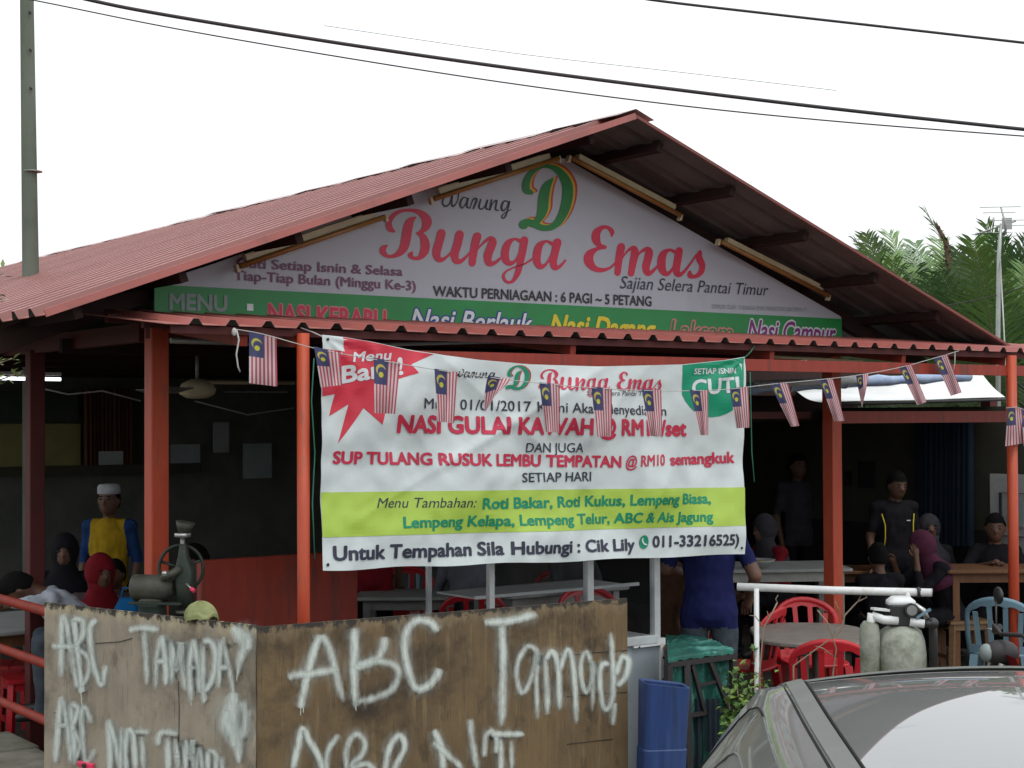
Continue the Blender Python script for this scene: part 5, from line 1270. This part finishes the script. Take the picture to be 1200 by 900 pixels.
x, y = P_(116, 10.4); person('woman in a red headscarf seated among the left tables', x, y, .06, PI + .35, 1.56, 'sit', lean=.12, top='c_floral', slen=.95, pants='c_black', hair='hijab', hairm='c_red', headturn=.25)
x, y = P_(76, 11.2); person('person in a black headscarf seated left of the white-capped man', x, y, .1, PI + .2, 1.6, 'sit', top='c_black', slen=.95, pants='c_black', hair='hijab', hairm='c_black', lean=.05)
x, y = P_(140, 10.9); person('child in brown and yellow seated beside the red headscarf', x, y, .12, PI - .3, 1.38, 'sit', top='c_brown', pants='c_black', slen=.6, lean=.1)
x, y = P_(128, 9.7); person('person in a white shirt bent forward over the left table, arm stretched out', x, y, .30, PI / 2 + .25, 1.62, 'sit', lean=.95, top='c_white', slen=.92, pants='c_jeans', hair='short', headtilt=.9,
    arms=[((-.22, .50, .78), (-.12, .62, .76)), ((.20, .46, .76), (.05, .70, .74))])
x, y = P_(283, 11.6); person('person in a grey shirt hunched behind the red half wall', x, y, .10, PI / 2, 1.6, 'sit', lean=.55, top='c_grey', slen=.8, pants='c_black', headtilt=.4)
x, y = P_(436, 12.2); person('person in a red shirt and black trousers standing under the banner', x, y, .05, .2, 1.6, top='c_red', pants='c_black', slen=.5)
x, y = P_(552, 12.0); person('person in a grey shirt seated under the middle of the banner', x, y, .12, .3, 1.68, 'sit', lean=.25, top='c_grey', slen=.6, pants='c_black')
x, y = P_(660, 12.4); person('person in a dark top seated behind the glass case', x, y, .12, PI + .6, 1.66, 'sit', lean=.2, top='c_darkgrey', slen=.8, pants='c_black')
x, y = P_(776, 10.3); person('child in a brown striped shirt leaning on a red chair beside the glass case', x, y, .02, -1.2, 1.30, 'stand', lean=.25, top='c_brown', slen=.5, pants='c_black', skin='skin_dark', headtilt=.5, headscale=1.12)
x, y = P_(829, 9.85); person('man in a navy shirt and grey jeans seen from behind under the banner end', x, y, .0, -.15, 1.74, top='c_navy', slen=.42, pants='c_jeans', headtilt=.35, lean=.12, skin='skin',
    arms=[((-.27, .03, 1.16), (-.16, .28, 1.12)), ((.29, -.03, 1.13), (.25, .14, .98))])
x, y = P_(915, 13.6); person('person in dull red bent over the white topped table', x, y, .08, PI / 2 + .5, 1.62, 'sit', lean=.35, top='c_red', slen=.8, pants='c_black', hair='hijab', hairm='c_darkgrey')
x, y = P_(934, 15.7); person('person in dark clothes standing left of the right square post', x, y, .05, PI + .3, 1.70, top='c_darkgrey', slen=.5, pants='c_black')
x, y = P_(1047, 13.7); pm_ = person('young man standing in a black sports shirt with yellow piping', x, y, .02, PI + .12, 1.63, top='c_black', slen=.42, pants='c_black', skin='skin', headtilt=.25, headturn=.15)
x, y = P_(1035, 12.4); person('man in dark clothes seated with his back turned near the black sports shirt', x, y, .0, .1, 1.50, 'sit', top='c_black', slen=.8, pants='c_black', skin='skin', hairm='hair', lean=.32)
x, y = P_(1116, 12.95); person('woman in a purple headscarf and black dress leaning forward on a wooden stool', x, y, .0, PI / 2 + .15, 1.64, 'sit', lean=.42, top='c_black', slen=.85, pants='c_black', hair='hijab', hairm='c_purple', headtilt=.35, voxel=.013,
    arms=[((-.2, .40, .72), (-.12, .40, 1.0)), ((.2, .40, .74), (.08, .52, .95))])
x, y = P_(1087, 14.0); person('person in a grey headscarf half hidden behind the purple headscarf', x, y, .03, PI, 1.6, 'sit', top='c_black', slen=.9, pants='c_black', hair='hijab', hairm='c_darkgrey')
x, y = P_(1164, 13.5); person('man in a black shirt seated with folded arms beside the right post', x, y, .04, PI - .25, 1.66, 'sit', lean=.12, top='c_black', slen=.42, pants='c_black', skin='skin',
    arms=[((-.27, .18, .80), (-.06, .40, .86)), ((.27, .18, .80), (.06, .42, .88))])
for s in (-1, 1):
    part('shirt_piping', MB().tube([(s * .155, .085, 1.34), (s * .135, .115, 1.24), (s * .135, .118, 1.12), (s * .15, .105, 1.0)], .006, 5), M['print_yellow'], pm_, local0=True)
part('shirt_mark', MB().box((-.085, .128, 1.28), (.035, .008, .01)), M['print_white'], pm_, local0=True)
x, y = P_(150, 9.9); bgx = thing('bag', 'bright blue bag beside the woman in the red headscarf', 'bag', (x, y, .72))
part('pouch', MB().loft([rounded(.16, .10, .04, 0), rounded(.19, .13, .05, .08), rounded(.17, .11, .05, .2), rounded(.10, .05, .02, .27)]), M['c_cyan'], bgx, local0=True); part('strap', MB().tube([(-.04, 0, .25), (-.03, 0, .33), (.03, 0, .33), (.04, 0, .25)], .008, 6), M['c_cyan'], bgx, local0=True)

# ------------------------------------------------------------------ canopy sheets to the right
ct = thing('canopy', 'white tarpaulin canopy outside the right end of the shop, below the red beam', 'canopy', B(8.3, 2.5, 2.2), world=True)
qs = [onv(940, 456, 3.6), onv(1152, 437, 4.3), onv(1178, 465, 2.3), onv(1000, 473, 2.4), onv(958, 470, 2.7)]
mb = MB(); rows = []
A_, B_, C_, D_ = onv(930, 455, 4.2), onv(1150, 437, 4.2), onv(1178, 465.5, 2.3), onv(962, 471.5, 2.3)
for j in range(9):
    t = j / 8; rows.append([(A_ * (1 - s) + B_ * s) * (1 - t) + (D_ * (1 - s) + C_ * s) * t + UP * (.02 * math.sin(s * 9) * math.sin(t * 3) - .03 * math.sin(t * PI)) for s in [i / 24 for i in range(25)]])
mb.loft(rows, closed=False); part('sheet', mb, M['tarp_white'], ct)
part('front_pole', MB().tube([D_ - UP * .02, C_ - UP * .02], .014, 8), M['dark_iron'], ct)
rt = thing('rolled_tarp', 'rolled blue tarpaulin lashed above the white canopy', 'tarpaulin', onv(1000, 450, 2.2), world=True)
pts = [onv(870 + 265 * i / 20, 455.5 - 15 * i / 20 + .8 * math.sin(i * 2), 2.2) for i in range(21)]
part('roll', MB().tube(pts, [.042 + .008 * math.sin(i * 1.7) for i in range(21)], 12), M['tarp_blue'], rt)
for i in (4, 9, 15): part('lashing', MB().tube([pts[i] - D1 * .01, pts[i] + D1 * .01], .052, 14), M['rope'], rt)
part('sleeve', MB().tube([onv(885, 451, 2.15), onv(1010, 445, 2.15)], .03, 8), M['print_white'], rt)

# ------------------------------------------------------------------ utility pole, cables, antenna
pd = ray(36, 329); rb = B(UC, VR, ZA); nrmL = (-D1 * (ZA - ZE) + UP * HW).normalized()
pq = hit(36, 329, rb, nrmL)
up_l = thing('utility_pole', 'grey concrete utility pole rising through the left roof slope', 'pole', Vector((pq.x, pq.y, 0)), world=True)
D_p = pq.y; topx = atD(31.5, 0, D_p); r_p = 9.6 * D_p / F
part('shaft', MB().tube([Vector((pq.x + .02, pq.y, 0)), pq, topx, topx + (topx - pq) * 1.2], [r_p * 1.15, r_p, r_p * .82, r_p * .7], 20), M['pole_concrete'], up_l)
for y_ in (14, 58, 103): q = atD(34.5 + y_ * .012, y_, D_p - r_p * 1.0); part('bolt_hole', MB().tube([q - Vector((0, .008, 0)), q + Vector((0, .03, 0))], .008, 8), M['black_plastic'], up_l)
q = atD(38, 201, D_p); part('band', MB().tube([q - UP * .004, q + UP * .004], r_p * 1.0 + .012, 20), M['steel_grey'], up_l)
def cable(label, pts, r_):
    P3 = [Vector(q) for q in catmull([tuple(atD(x, y, D)) for x, y, D in pts], 10)]
    o = part('cable', MB().tube(P3, r_, 6), M['cable']); tag(o, label, 'cable', 'overhead cables'); return o
cable('thin overhead cable, lowest of the long ones crossing from the pole top', [(-60, -17, 12), (38, 0, 11.8), (200, 32.5, 11.4), (400, 67, 11), (600, 98, 11), (800, 124, 11), (1000, 144, 11), (1260, 164, 11.2)], .0055)
cable('thick twin overhead cable, middle one of those crossing the sky', [(20, -22, 10), (105, 0, 10), (200, 18.5, 10), (400, 51, 10), (600, 80, 10), (800, 106, 10), (1000, 130, 10), (1260, 158, 10.2)], .0125)
cable('short overhead cable crossing the top right corner of the sky', [(700, -12, 10), (765, 0, 10), (900, 16, 10), (1050, 33, 10), (1260, 57, 10)], .009)
cable('faint distant cable high above the roof ridge', [(380, 30, 40), (600, 62, 40), (800, 85, 40), (980, 106, 40)], .007)
cable('thin wire stretched across the palm leaves', [(1110, 358, 19), (1150, 350, 19), (1200, 336, 19), (1300, 300, 19)], .006)
cable('drooping white wire beside the right post', [(1192, 448, 13.5), (1200, 456, 13.5), (1215, 470, 13.5)], .008)
an = thing('tv_antenna', 'tall thin television antenna on a guyed mast before the palms', 'antenna', Vector((atD(1170, 500, 19).x, 19, 0)), world=True)
mtop = atD(1171, 243, 19)
part('mast', MB().tube([Vector((atD(1169, 500, 19).x, 19, 0)), atD(1169.5, 400, 19), atD(1170.5, 300, 19), atD(1173, 262, 19)], [.032, .03, .025, .018], 8), M['antenna'], an)
part('guy_wire', MB().tube([atD(1172, 300, 19), atD(1177, 395, 18.6), atD(1190, 640, 18)], .009, 5), M['antenna'], an)
part('bent_tip', MB().tube([atD(1179, 275, 19), atD(1177, 258, 19), atD(1173, 243, 19)], .012, 6), M['antenna'], an)
bmA, bmB = atD(1143, 275, 19), atD(1190, 259, 19.3)
part('boom', MB().tube([bmA, bmB], .012, 6), M['antenna'], an)
for k in range(9):
    c_ = bmA + (bmB - bmA) * (k / 8.5); L_ = .17 - .008 * k; d_ = Vector((.5, .85, .1)).normalized()
    part('element', MB().tube([c_ - d_ * L_, c_ + d_ * L_], .006, 5), M['antenna'], an)
for k, (x0, x1, y_) in enumerate(((1148, 1196, 243), (1152, 1190, 249.5), (1160, 1204, 258.5), (1165, 1210, 264.5), (1145, 1185, 273), (1168, 1205, 277))): part('element', MB().tube([atD(x0, y_, 19), atD(x1, y_ - .8, 19)], .005, 5), M['antenna'], an)
part('reflector', MB().box(atD(1180, 262, 19.1), (.12, .02, .14)), M['antenna'], an)

# ------------------------------------------------------------------ plants
def quad_leaf(mb, p, d, w, L_, up=UP, mi=0):
    s = d.cross(up); s = s.normalized() if s.length > .05 else Vector((1, 0, 0)); n_ = s.cross(d)
    a = p; b = p + d * L_ * .5 + s * w / 2 + n_ * w * .15; c = p + d * L_; e = p + d * L_ * .5 - s * w / 2 + n_ * w * .15
    mb.add([a, b, c, e, p + d * L_ * .5], [(0, 1, 4), (1, 2, 4), (4, 2, 3), (0, 4, 3)], mi)
def frond_mesh(rnd, L_, curve, nl, m_list, leafL):
    mb = MB(); pts = []
    for i in range(15):
        t = i / 14; pts.append(Vector((curve * L_ * t ** 2.4, 0, L_ * (t - .16 * abs(curve) * t ** 3))))
    mb.tube(pts, [.028 * (1 - .85 * i / 14) for i in range(15)], 5, mi=1)
    for k in range(nl):
        t = .22 + .78 * k / nl; i = min(13, int(t * 14)); f = t * 14 - i; p = pts[i].lerp(pts[i + 1], f); tg = (pts[i + 1] - pts[i]).normalized()
        ll = leafL * (.45 + 1.1 * math.sin(min(1, (t - .12) * 1.15) * PI) ** .7) * rnd.uniform(.85, 1.1)
        for s in (-1, 1):
            side = Vector((0, s, 0)); d = (tg * rnd.uniform(.75, 1.1) + side * rnd.uniform(.75, 1.0) + Vector((rnd.uniform(-.15, .15), 0, rnd.uniform(-.1, .1)))).normalized()
            mid = p + d * ll * .55; d2 = (d + Vector((0, 0, -.35 * rnd.uniform(.2, 1.4)))).normalized(); e = mid + d2 * ll * .5
            w = .014 + .010 * rnd.random(); n_ = tg.cross(d).normalized(); ws_ = d.cross(n_).normalized() * w
            mb.add([p - ws_ * .5, p + ws_ * .5, mid + ws_, mid - ws_, e], [(0, 1, 2, 3), (3, 2, 4)], 0)
    me = mb.mesh('frond', [M[m_list[0]], M[m_list[1]]], Vector((0, 0, 0))); return me
rnd = random.Random(3)
FM = [frond_mesh(rnd, L_, c_, 84, ml, lf * .8) for L_, c_, ml, lf in ((4.6, .25, ('palm_leaf', 'palm_stem'), .6), (4.2, .45, ('palm_grey', 'palm_stem'), .55), (5.0, .15, ('palm_bright', 'palm_stem'), .65), (3.6, .6, ('palm_leaf', 'palm_stem'), .5), (4.8, .32, ('palm_grey', 'palm_stem'), .6))]
def palm(x, y, scale, n, label, sd_, bias=None):
    r = random.Random(sd_); t = thing('palm_clump', label, 'palm', (x, y, 0), 0, 'palms behind the right end of the roof')
    part('stump', MB().tube([(0, 0, -.1), (0, 0, .6 * scale)], [.3, .22], 12), M['bark'], t, local0=True)
    for k in range(n):
        o = bpy.data.objects.new('frond', r.choice(FM) if not bias else FM[bias[k % len(bias)]]); C.objects.link(o); o.parent = t
        az = 2 * PI * k / n * 2.4 + r.uniform(-.3, .3); tilt = r.uniform(.02, .62) if k % 3 else r.uniform(.0, .18)
        o.rotation_euler = (0, tilt, az); s = scale * r.uniform(.82, 1.08); o.scale = (s, s, s); o.location = (math.cos(az) * .15, math.sin(az) * .15, .3 * scale)
    return t
def px_(x, D): return (x - 600) * D / F
palm(px_(1065, 27), 26, .93, 40, 'leftmost palm clump showing just above the sloping roof edge', 1)
palm(px_(1105, 25.5), 25.5, .93, 44, 'grey green palm clump left of the antenna mast', 2, (1, 4, 0, 1, 3))
palm(px_(1150, 27), 27, 1.0, 44, 'tall dark palm clump directly behind the antenna mast', 5)
palm(px_(1195, 25), 25, .95, 46, 'bright green palm clump at the right edge of the picture', 8, (2, 0, 2, 1, 4))
palm(px_(1245, 27), 27, 1.02, 36, 'palm clump just beyond the right edge of the picture', 11)
palm(px_(1030, 30), 29, .95, 44, 'farthest palm clump with only its tips above the roof', 14)
palm(px_(1130, 31), 31, 1.15, 44, 'palm clump filling in behind the antenna palms', 17)
palm(px_(1085, 29), 29, 1.05, 44, 'palm clump between the leftmost and the grey green one', 21, (4, 1, 3, 0))
palm(px_(1225, 30), 30, 1.15, 40, 'palm clump behind the bright green one at the right edge', 23)
ts = thing('palm_spike', 'single curved brown palm spike standing above the palm crowns', 'palm spear', (px_(1108, 24.8), 24.8, 0), world=True)
pts = [atD(1112, 420, 24.8), atD(1113, 320, 24.8), atD(1109, 285, 24.8), atD(1101, 270, 24.8), atD(1094, 259, 24.8)]
part('spine', MB().tube(pts, [.06, .05, .045, .03, .008], 6), M['bark'], ts)
mb = MB()
for k in range(46):
    t = k / 46; i = min(2, int(t * 3)); p = pts[1 + i].lerp(pts[2 + i], t * 3 - i); quad_leaf(mb, p, Vector((rnd.uniform(-1, 1), rnd.uniform(-1, 1), rnd.uniform(0, .9))).normalized(), .05, .16 * (1.1 - t))
part('bristles', mb, M['bark'], ts)
def bush(name, label, cat, x, y, z0, rx, ry, h, n, ms, lw, ll, sd_, stem=True, group=None):
    r = random.Random(sd_); t = thing(name, label, cat, (x, y, z0), 0, group)
    brs = []
    for k in range(9):
        a = r.uniform(0, 2 * PI); e = Vector((math.cos(a) * rx * r.uniform(.3, .9), math.sin(a) * ry * r.uniform(.3, .9), h * r.uniform(.6, 1)))
        pts = [Vector((0, 0, 0)), e * .5 + Vector((r.uniform(-.05, .05), 0, h * .08)), e]; brs.append(pts)
        part('branch', MB().tube(pts, [.008, .006, .002], 5), M['twig'], t, local0=True)
    mb = MB()
    for k in range(n):
        b = r.choice(brs); f = r.uniform(.15, 1.0); p = b[0].lerp(b[1], f * 2) if f < .5 else b[1].lerp(b[2], f * 2 - 1)
        p = p + Vector((r.gauss(0, rx * .25), r.gauss(0, ry * .25), r.gauss(0, h * .08))); d = Vector((r.uniform(-1, 1), r.uniform(-1, 1), r.uniform(-.5, .8))).normalized()
        quad_leaf(mb, p, d, lw * r.uniform(.6, 1.2), ll * r.uniform(.6, 1.2), Vector((r.uniform(-.4, .4), r.uniform(-.4, .4), 1)), mi=0 if r.random() < .6 else 1)
    part('foliage', mb, [M[ms[0]], M[ms[1]]], t, local0=True); return t
x, y = at(870, 8.3); bush('weed_bush', 'bright lime green weeds growing at the foot of the white rail', 'bush', x, y, .0, .11, .12, .74, 1500, ('leaf_lime', 'leaf'), .036, .046, 4)
x, y = at(900, 8.5); bush('weed_bush', 'lower green weeds just right of the white upright, behind the car', 'bush', x, y, .0, .12, .1, .62, 700, ('leaf_lime', 'leaf'), .026, .034, 6)
# climber on the upright
q = atD(886.5, 700, 8.58); cl = thing('climbing_plant', 'small climbing vine winding up the white rail upright', 'vine', (q.x, q.y, .3))
pts = [(.018 * math.cos(k * .8), .018 * math.sin(k * .8), k * .045) for k in range(13)]; part('stem', MB().tube(pts, .003, 5), M['twig'], cl, local0=True)
mb = MB(); r = random.Random(5)
for k in range(46):
    p = Vector(pts[r.randrange(13)]); quad_leaf(mb, p, Vector((r.uniform(-1, 1), r.uniform(-1, 1), r.uniform(-.3, .5))).normalized(), .028, .036)
part('foliage', mb, M['leaf'], cl, local0=True)
def twig(label, pts, forks):
    P3 = [atD(*p) for p in pts]; t = thing('dry_twig', label, 'twig', Vector((P3[0].x, P3[0].y, 0)), 0, 'dry twigs by the white rail', world=True)
    part('stem', MB().tube([Vector((P3[0].x, P3[0].y, 0))] + P3, [.006, .005] + [.004] * (len(P3) - 1), 5), M['twig'], t)
    for f in forks: part('fork', MB().tube([atD(*p) for p in f], [.003] * (len(f) - 1) + [.0015], 5), M['twig'], t)
twig('dry pale twig left of the red chairs below the white rail', [(890, 790, 8.4), (895, 735, 8.4), (905, 718, 8.4), (911, 706, 8.4)], [[(911, 706, 8.4), (909, 702, 8.4), (912, 697, 8.4)], [(895, 735, 8.4), (885, 722, 8.4), (878, 721, 8.4)], [(901, 724, 8.4), (899, 716, 8.4)]])
twig('dry pale twig rising between the two red chairs to the rail', [(930, 780, 8.5), (985, 740, 8.5), (990, 721, 8.5), (1005, 705, 8.5), (1016, 700, 8.5)], [[(1005, 705, 8.5), (1010, 696, 8.5)], [(1016, 700, 8.5), (1013, 696, 8.5)], [(988, 725, 8.5), (980, 708, 8.5), (979, 704, 8.5)]])
twig('thin dry stem crossing in front of the near red chair', [(975, 800, 8.3), (980, 760, 8.3), (970, 730, 8.3), (958, 715, 8.3)], [[(975, 745, 8.3), (984, 735, 8.3)], [(978, 770, 8.3), (965, 760, 8.3), (955, 757, 8.3)]])
# leafy branch reaching in at the left edge
tr = thing('leafy_tree', 'pale leafed sapling reaching in at the left edge beside the roof corner', 'tree', (-2.42, 6.6, 0))
part('trunk', MB().tube([(0, 0, 0), (.03, 0, 1.2), (-.02, 0, 2.3), (.0, 0, 2.9)], [.035, .03, .02, .01], 8), M['bark'], tr, local0=True)
r = random.Random(9); mb = MB()
for k in range(14):
    z_ = r.uniform(1.9, 2.75); a = r.uniform(0, 2 * PI); e = Vector((math.cos(a) * .26, math.sin(a) * .26, z_ + .12))
    if k == 0: e = Vector((.30, 0, 2.62))
    if k == 1: e = Vector((.33, .0, 2.36))
    if k == 2: e = Vector((.36, .02, 2.30))
    if k == 3: e = Vector((.29, .02, 2.72))
    b0_ = Vector((0, 0, z_ if k > 3 else e.z - .12)); part('branch', MB().tube([b0_, (b0_ + e) / 2, e], [.006, .005, .002], 5), M['twig'], tr, local0=True)
    for j in range(26):
        f = r.uniform(.25, 1); p = b0_.lerp(e, f) + Vector((r.gauss(0, .012), r.gauss(0, .02), r.gauss(0, .012)))
        quad_leaf(mb, p, (e - b0_ + Vector((r.uniform(-.4, .4), r.uniform(-.4, .4), r.uniform(-.25, .2)))).normalized(), .02, .045)
part('foliage', mb, M['leaf_pale'], tr, local0=True)

# ------------------------------------------------------------------ car
car = thing('parked_car', 'dusty dark grey hatchback parked in the right foreground', 'car', (0, 0, 0))
FX, FY = .0755, .997
CFr = Vector((.585, 3.71, 0))                                  # far left roof corner on the plan
cw = .56                                                        # half width of the roof
# car local frame: X right, Y away (towards the windscreen), origin under roof centre front
corg = CFr + Vector((FY, -FX, 0)) * cw
car.location = corg; car.rotation_euler = (0, 0, -math.atan2(FX, FY))
# stations along Y: (y, half width at sill, half width belt, belt z, half width top, top z, crown)
ST = [(-2.95, .62, .64, .62, .50, .72, .0), (-2.85, .76, .78, .80, .64, .92, .02), (-2.55, .80, .83, .93, .66, 1.02, .03), (-2.30, .81, .84, .94, .58, 1.30, .05), (-2.0, .81, .84, .95, .545, 1.455, .05),
      (-1.4, .82, .845, .95, .56, 1.485, .055), (-.7, .82, .845, .95, .57, 1.495, .055), (-.25, .82, .845, .945, .565, 1.49, .05), (0, .82, .845, .94, .555, 1.465, .045),
      (.12, .82, .845, .94, .575, 1.425, .045), (.36, .82, .85, .935, .635, 1.285, .05), (.66, .82, .85, .93, .70, 1.10, .05), (.92, .82, .84, .91, .72, .975, .03), (1.25, .81, .82, .80, .66, .87, .03), (1.6, .76, .78, .70, .60, .78, .02), (1.78, .66, .68, .52, .52, .64, .01)]
def car_ring(y_, ws_, wb, zb_, wt, zt, cr, n_top=10):
    pts = []
    def add(x_, z_): pts.append(Vector((x_, y_, z_)))
    right = [(0, .25), (ws_ * .7, .25), (ws_, .30), (ws_ + .01, .45), (wb, zb_ - .18), (wb, zb_ - .06), (wb - .012, zb_)]
    k = max(0, zt - zb_)
    for t in (.05, .12, .2, .28, .36, .44, .52, .60, .68, .76, .84, .92): right.append((wb - .012 + (wt + .012 - wb) * t ** 1.15 - 0, zb_ + (k) * t - .01 * (t == .92)))
    for j in range(n_top):
        t = j / n_top; xx = wt * (1 - t) ** .9; zz = zt + cr * (1 - (xx / max(wt, .01)) ** 2); right.append((xx, zz))
    right.append((0, zt + cr))
    for x_, z_ in right: add(x_, z_)
    for x_, z_ in reversed(right[1:-1]): add(-x_, z_)
    return pts
# densify stations smoothly
SD = catmull(ST, 12); rings = [car_ring(*s) for s in SD]; nR = len(rings[0])
mb = MB(); b0_ = 0
for r_ in rings: mb.v += r_
def body_mat(i, j): return 0
for i in range(len(rings) - 1):
    ym = (SD[i][0] + SD[i + 1][0]) / 2
    for j in range(nR):
        j2 = (j + 1) % nR; q = [i * nR + j, i * nR + j2, (i + 1) * nR + j2, (i + 1) * nR + j]
        c_ = sum((mb.v[k] for k in q), Vector()) / 4; mi = 0; w_t = (SD[i][4] + SD[i + 1][4]) / 2; zb_ = (SD[i][3] + SD[i + 1][3]) / 2; zt = (SD[i][5] + SD[i + 1][5]) / 2; cr = .05
        if -2.15 < ym < -.02 and c_.z > zt and abs(c_.x) < w_t * .93: mi = 1
        if .04 < ym < .78 and c_.z > zt - .012 and abs(c_.x) < w_t * .93: mi = 2
        if -2.5 < ym < -2.1 and c_.z > zt - .012 and abs(c_.x) < w_t * .9: mi = 2
        if -2.0 < ym < .62 and abs(c_.x) > w_t * .9 and c_.z > zb_ + .012:
            lim = min(1.37 - .0 * ym, 1.37 - max(0, ym + .35) ** 2 * .62)
            if c_.z < lim and abs(ym + .95) > .035: mi = 2
        mb.f.append(q); mb.m.append(mi); mb.sm.append(True)
mb.f.append(list(range(nR))); mb.m.append(0); mb.sm.append(False); mb.f.append(list(range((len(rings) - 1) * nR, len(rings) * nR))); mb.m.append(0); mb.sm.append(False)
part('body', mb, [M['car_paint'], M['car_roof'], M['car_glass']], car, local0=True)
for s in (-1, 1):
    # drip rail running along the roof edge and down the windscreen pillar
    mb = MB(); pts = []; wd = []
    for st in SD:
        if -2.1 < st[0] < .75: pts.append(Vector((s * (st[4] - .062), st[0], st[5] + st[6] * (1 - ((st[4] - .062) / st[4]) ** 2) + .004))); wd.append(Vector((.036, 0, -.010 * s)))
    strip(mb, pts, wd, .008); part('roof_rail_trim', mb, M['car_trim'], car, local0=True)
    mb = MB(); mb.tube([p + Vector((s * .024, 0, -.012)) for p in pts], .005, 6); part('door_seal', mb, M['rubber'], car, local0=True)
    mb = MB(); mb.tube([p + Vector((-s * .026, 0, .001)) for p in pts], .004, 6); part('glass_seal', mb, M['rubber'], car, local0=True)
    mb = MB(); pts = []
    for k in range(24):
        y_ = -1.9 + 2.46 * k / 23; st = min(SD, key=lambda q_: abs(q_[0] - y_)); zz = min(1.37, 1.37 - max(0, y_ + .35) ** 2 * .62); f_ = max(0, (zz - st[3]) / (st[5] - st[3])); xx = st[2] - .012 + (st[4] + .012 - st[2]) * f_ ** 1.15
        pts.append(Vector((s * (xx + .002), y_, zz)))
    mb.tube(pts, .003, 6); part('window_seal', mb, M['car_glass'], car, local0=True)
    pts = []
    for k in range(14):
        y_ = -.30 + .9 * k / 13; st = min(SD, key=lambda q_: abs(q_[0] - y_)); zz = st[5] - .035 - .10 * (k / 13) ** 2; f_ = max(0, (zz - st[3]) / (st[5] - st[3])); xx = st[2] - .012 + (st[4] + .012 - st[2]) * f_ ** 1.15
        pts.append(Vector((s * (xx + .001), y_, zz)))
    mb = MB(); mb.tube(pts, .0022, 6); part('door_gap', mb, M['rubber'], car, local0=True)
    for yy, nm in ((.72, 'front'), (-2.2, 'rear')):
        w = part('wheel', MB().tube([(s * .62, yy, .29), (s * .80, yy, .29)], .29, 28), M['rubber'], car, local0=True)
        part('rim', MB().tube([(s * .79, yy, .29), (s * .812, yy, .29)], .19, 24), M['steel_grey'], w, local0=True)
    part('mirror', MB().ell((s * .93, .42, .98), (.1, .05, .07)), M['car_paint'], car, local0=True)
    part('door_handle', MB().box((s * .85, -.75, .82), (.02, .16, .03)), M['car_paint'], car, local0=True)
    part('headlight', MB().ell((s * .56, 1.68, .62), (.14, .1, .07)), M['print_white'], car, local0=True)
    part('tail_light', MB().ell((s * .66, -2.82, .78), (.09, .09, .14)), M['c_red'], car, local0=True)
for yy in (.02, .0):
    pass
mb = MB(); k = min(range(len(SD)), key=lambda i: abs(SD[i][0] - (-.0))); st = SD[k]
strip(mb, [Vector((x_ / 10 * st[4] * .93, st[0] + .0, st[5] + st[6] * (1 - (x_ / 10) ** 2) + .004)) for x_ in range(-10, 11)], Vector((0, .03, -.015)), .005); part('windscreen_seal', mb, M['car_trim'], car, local0=True)
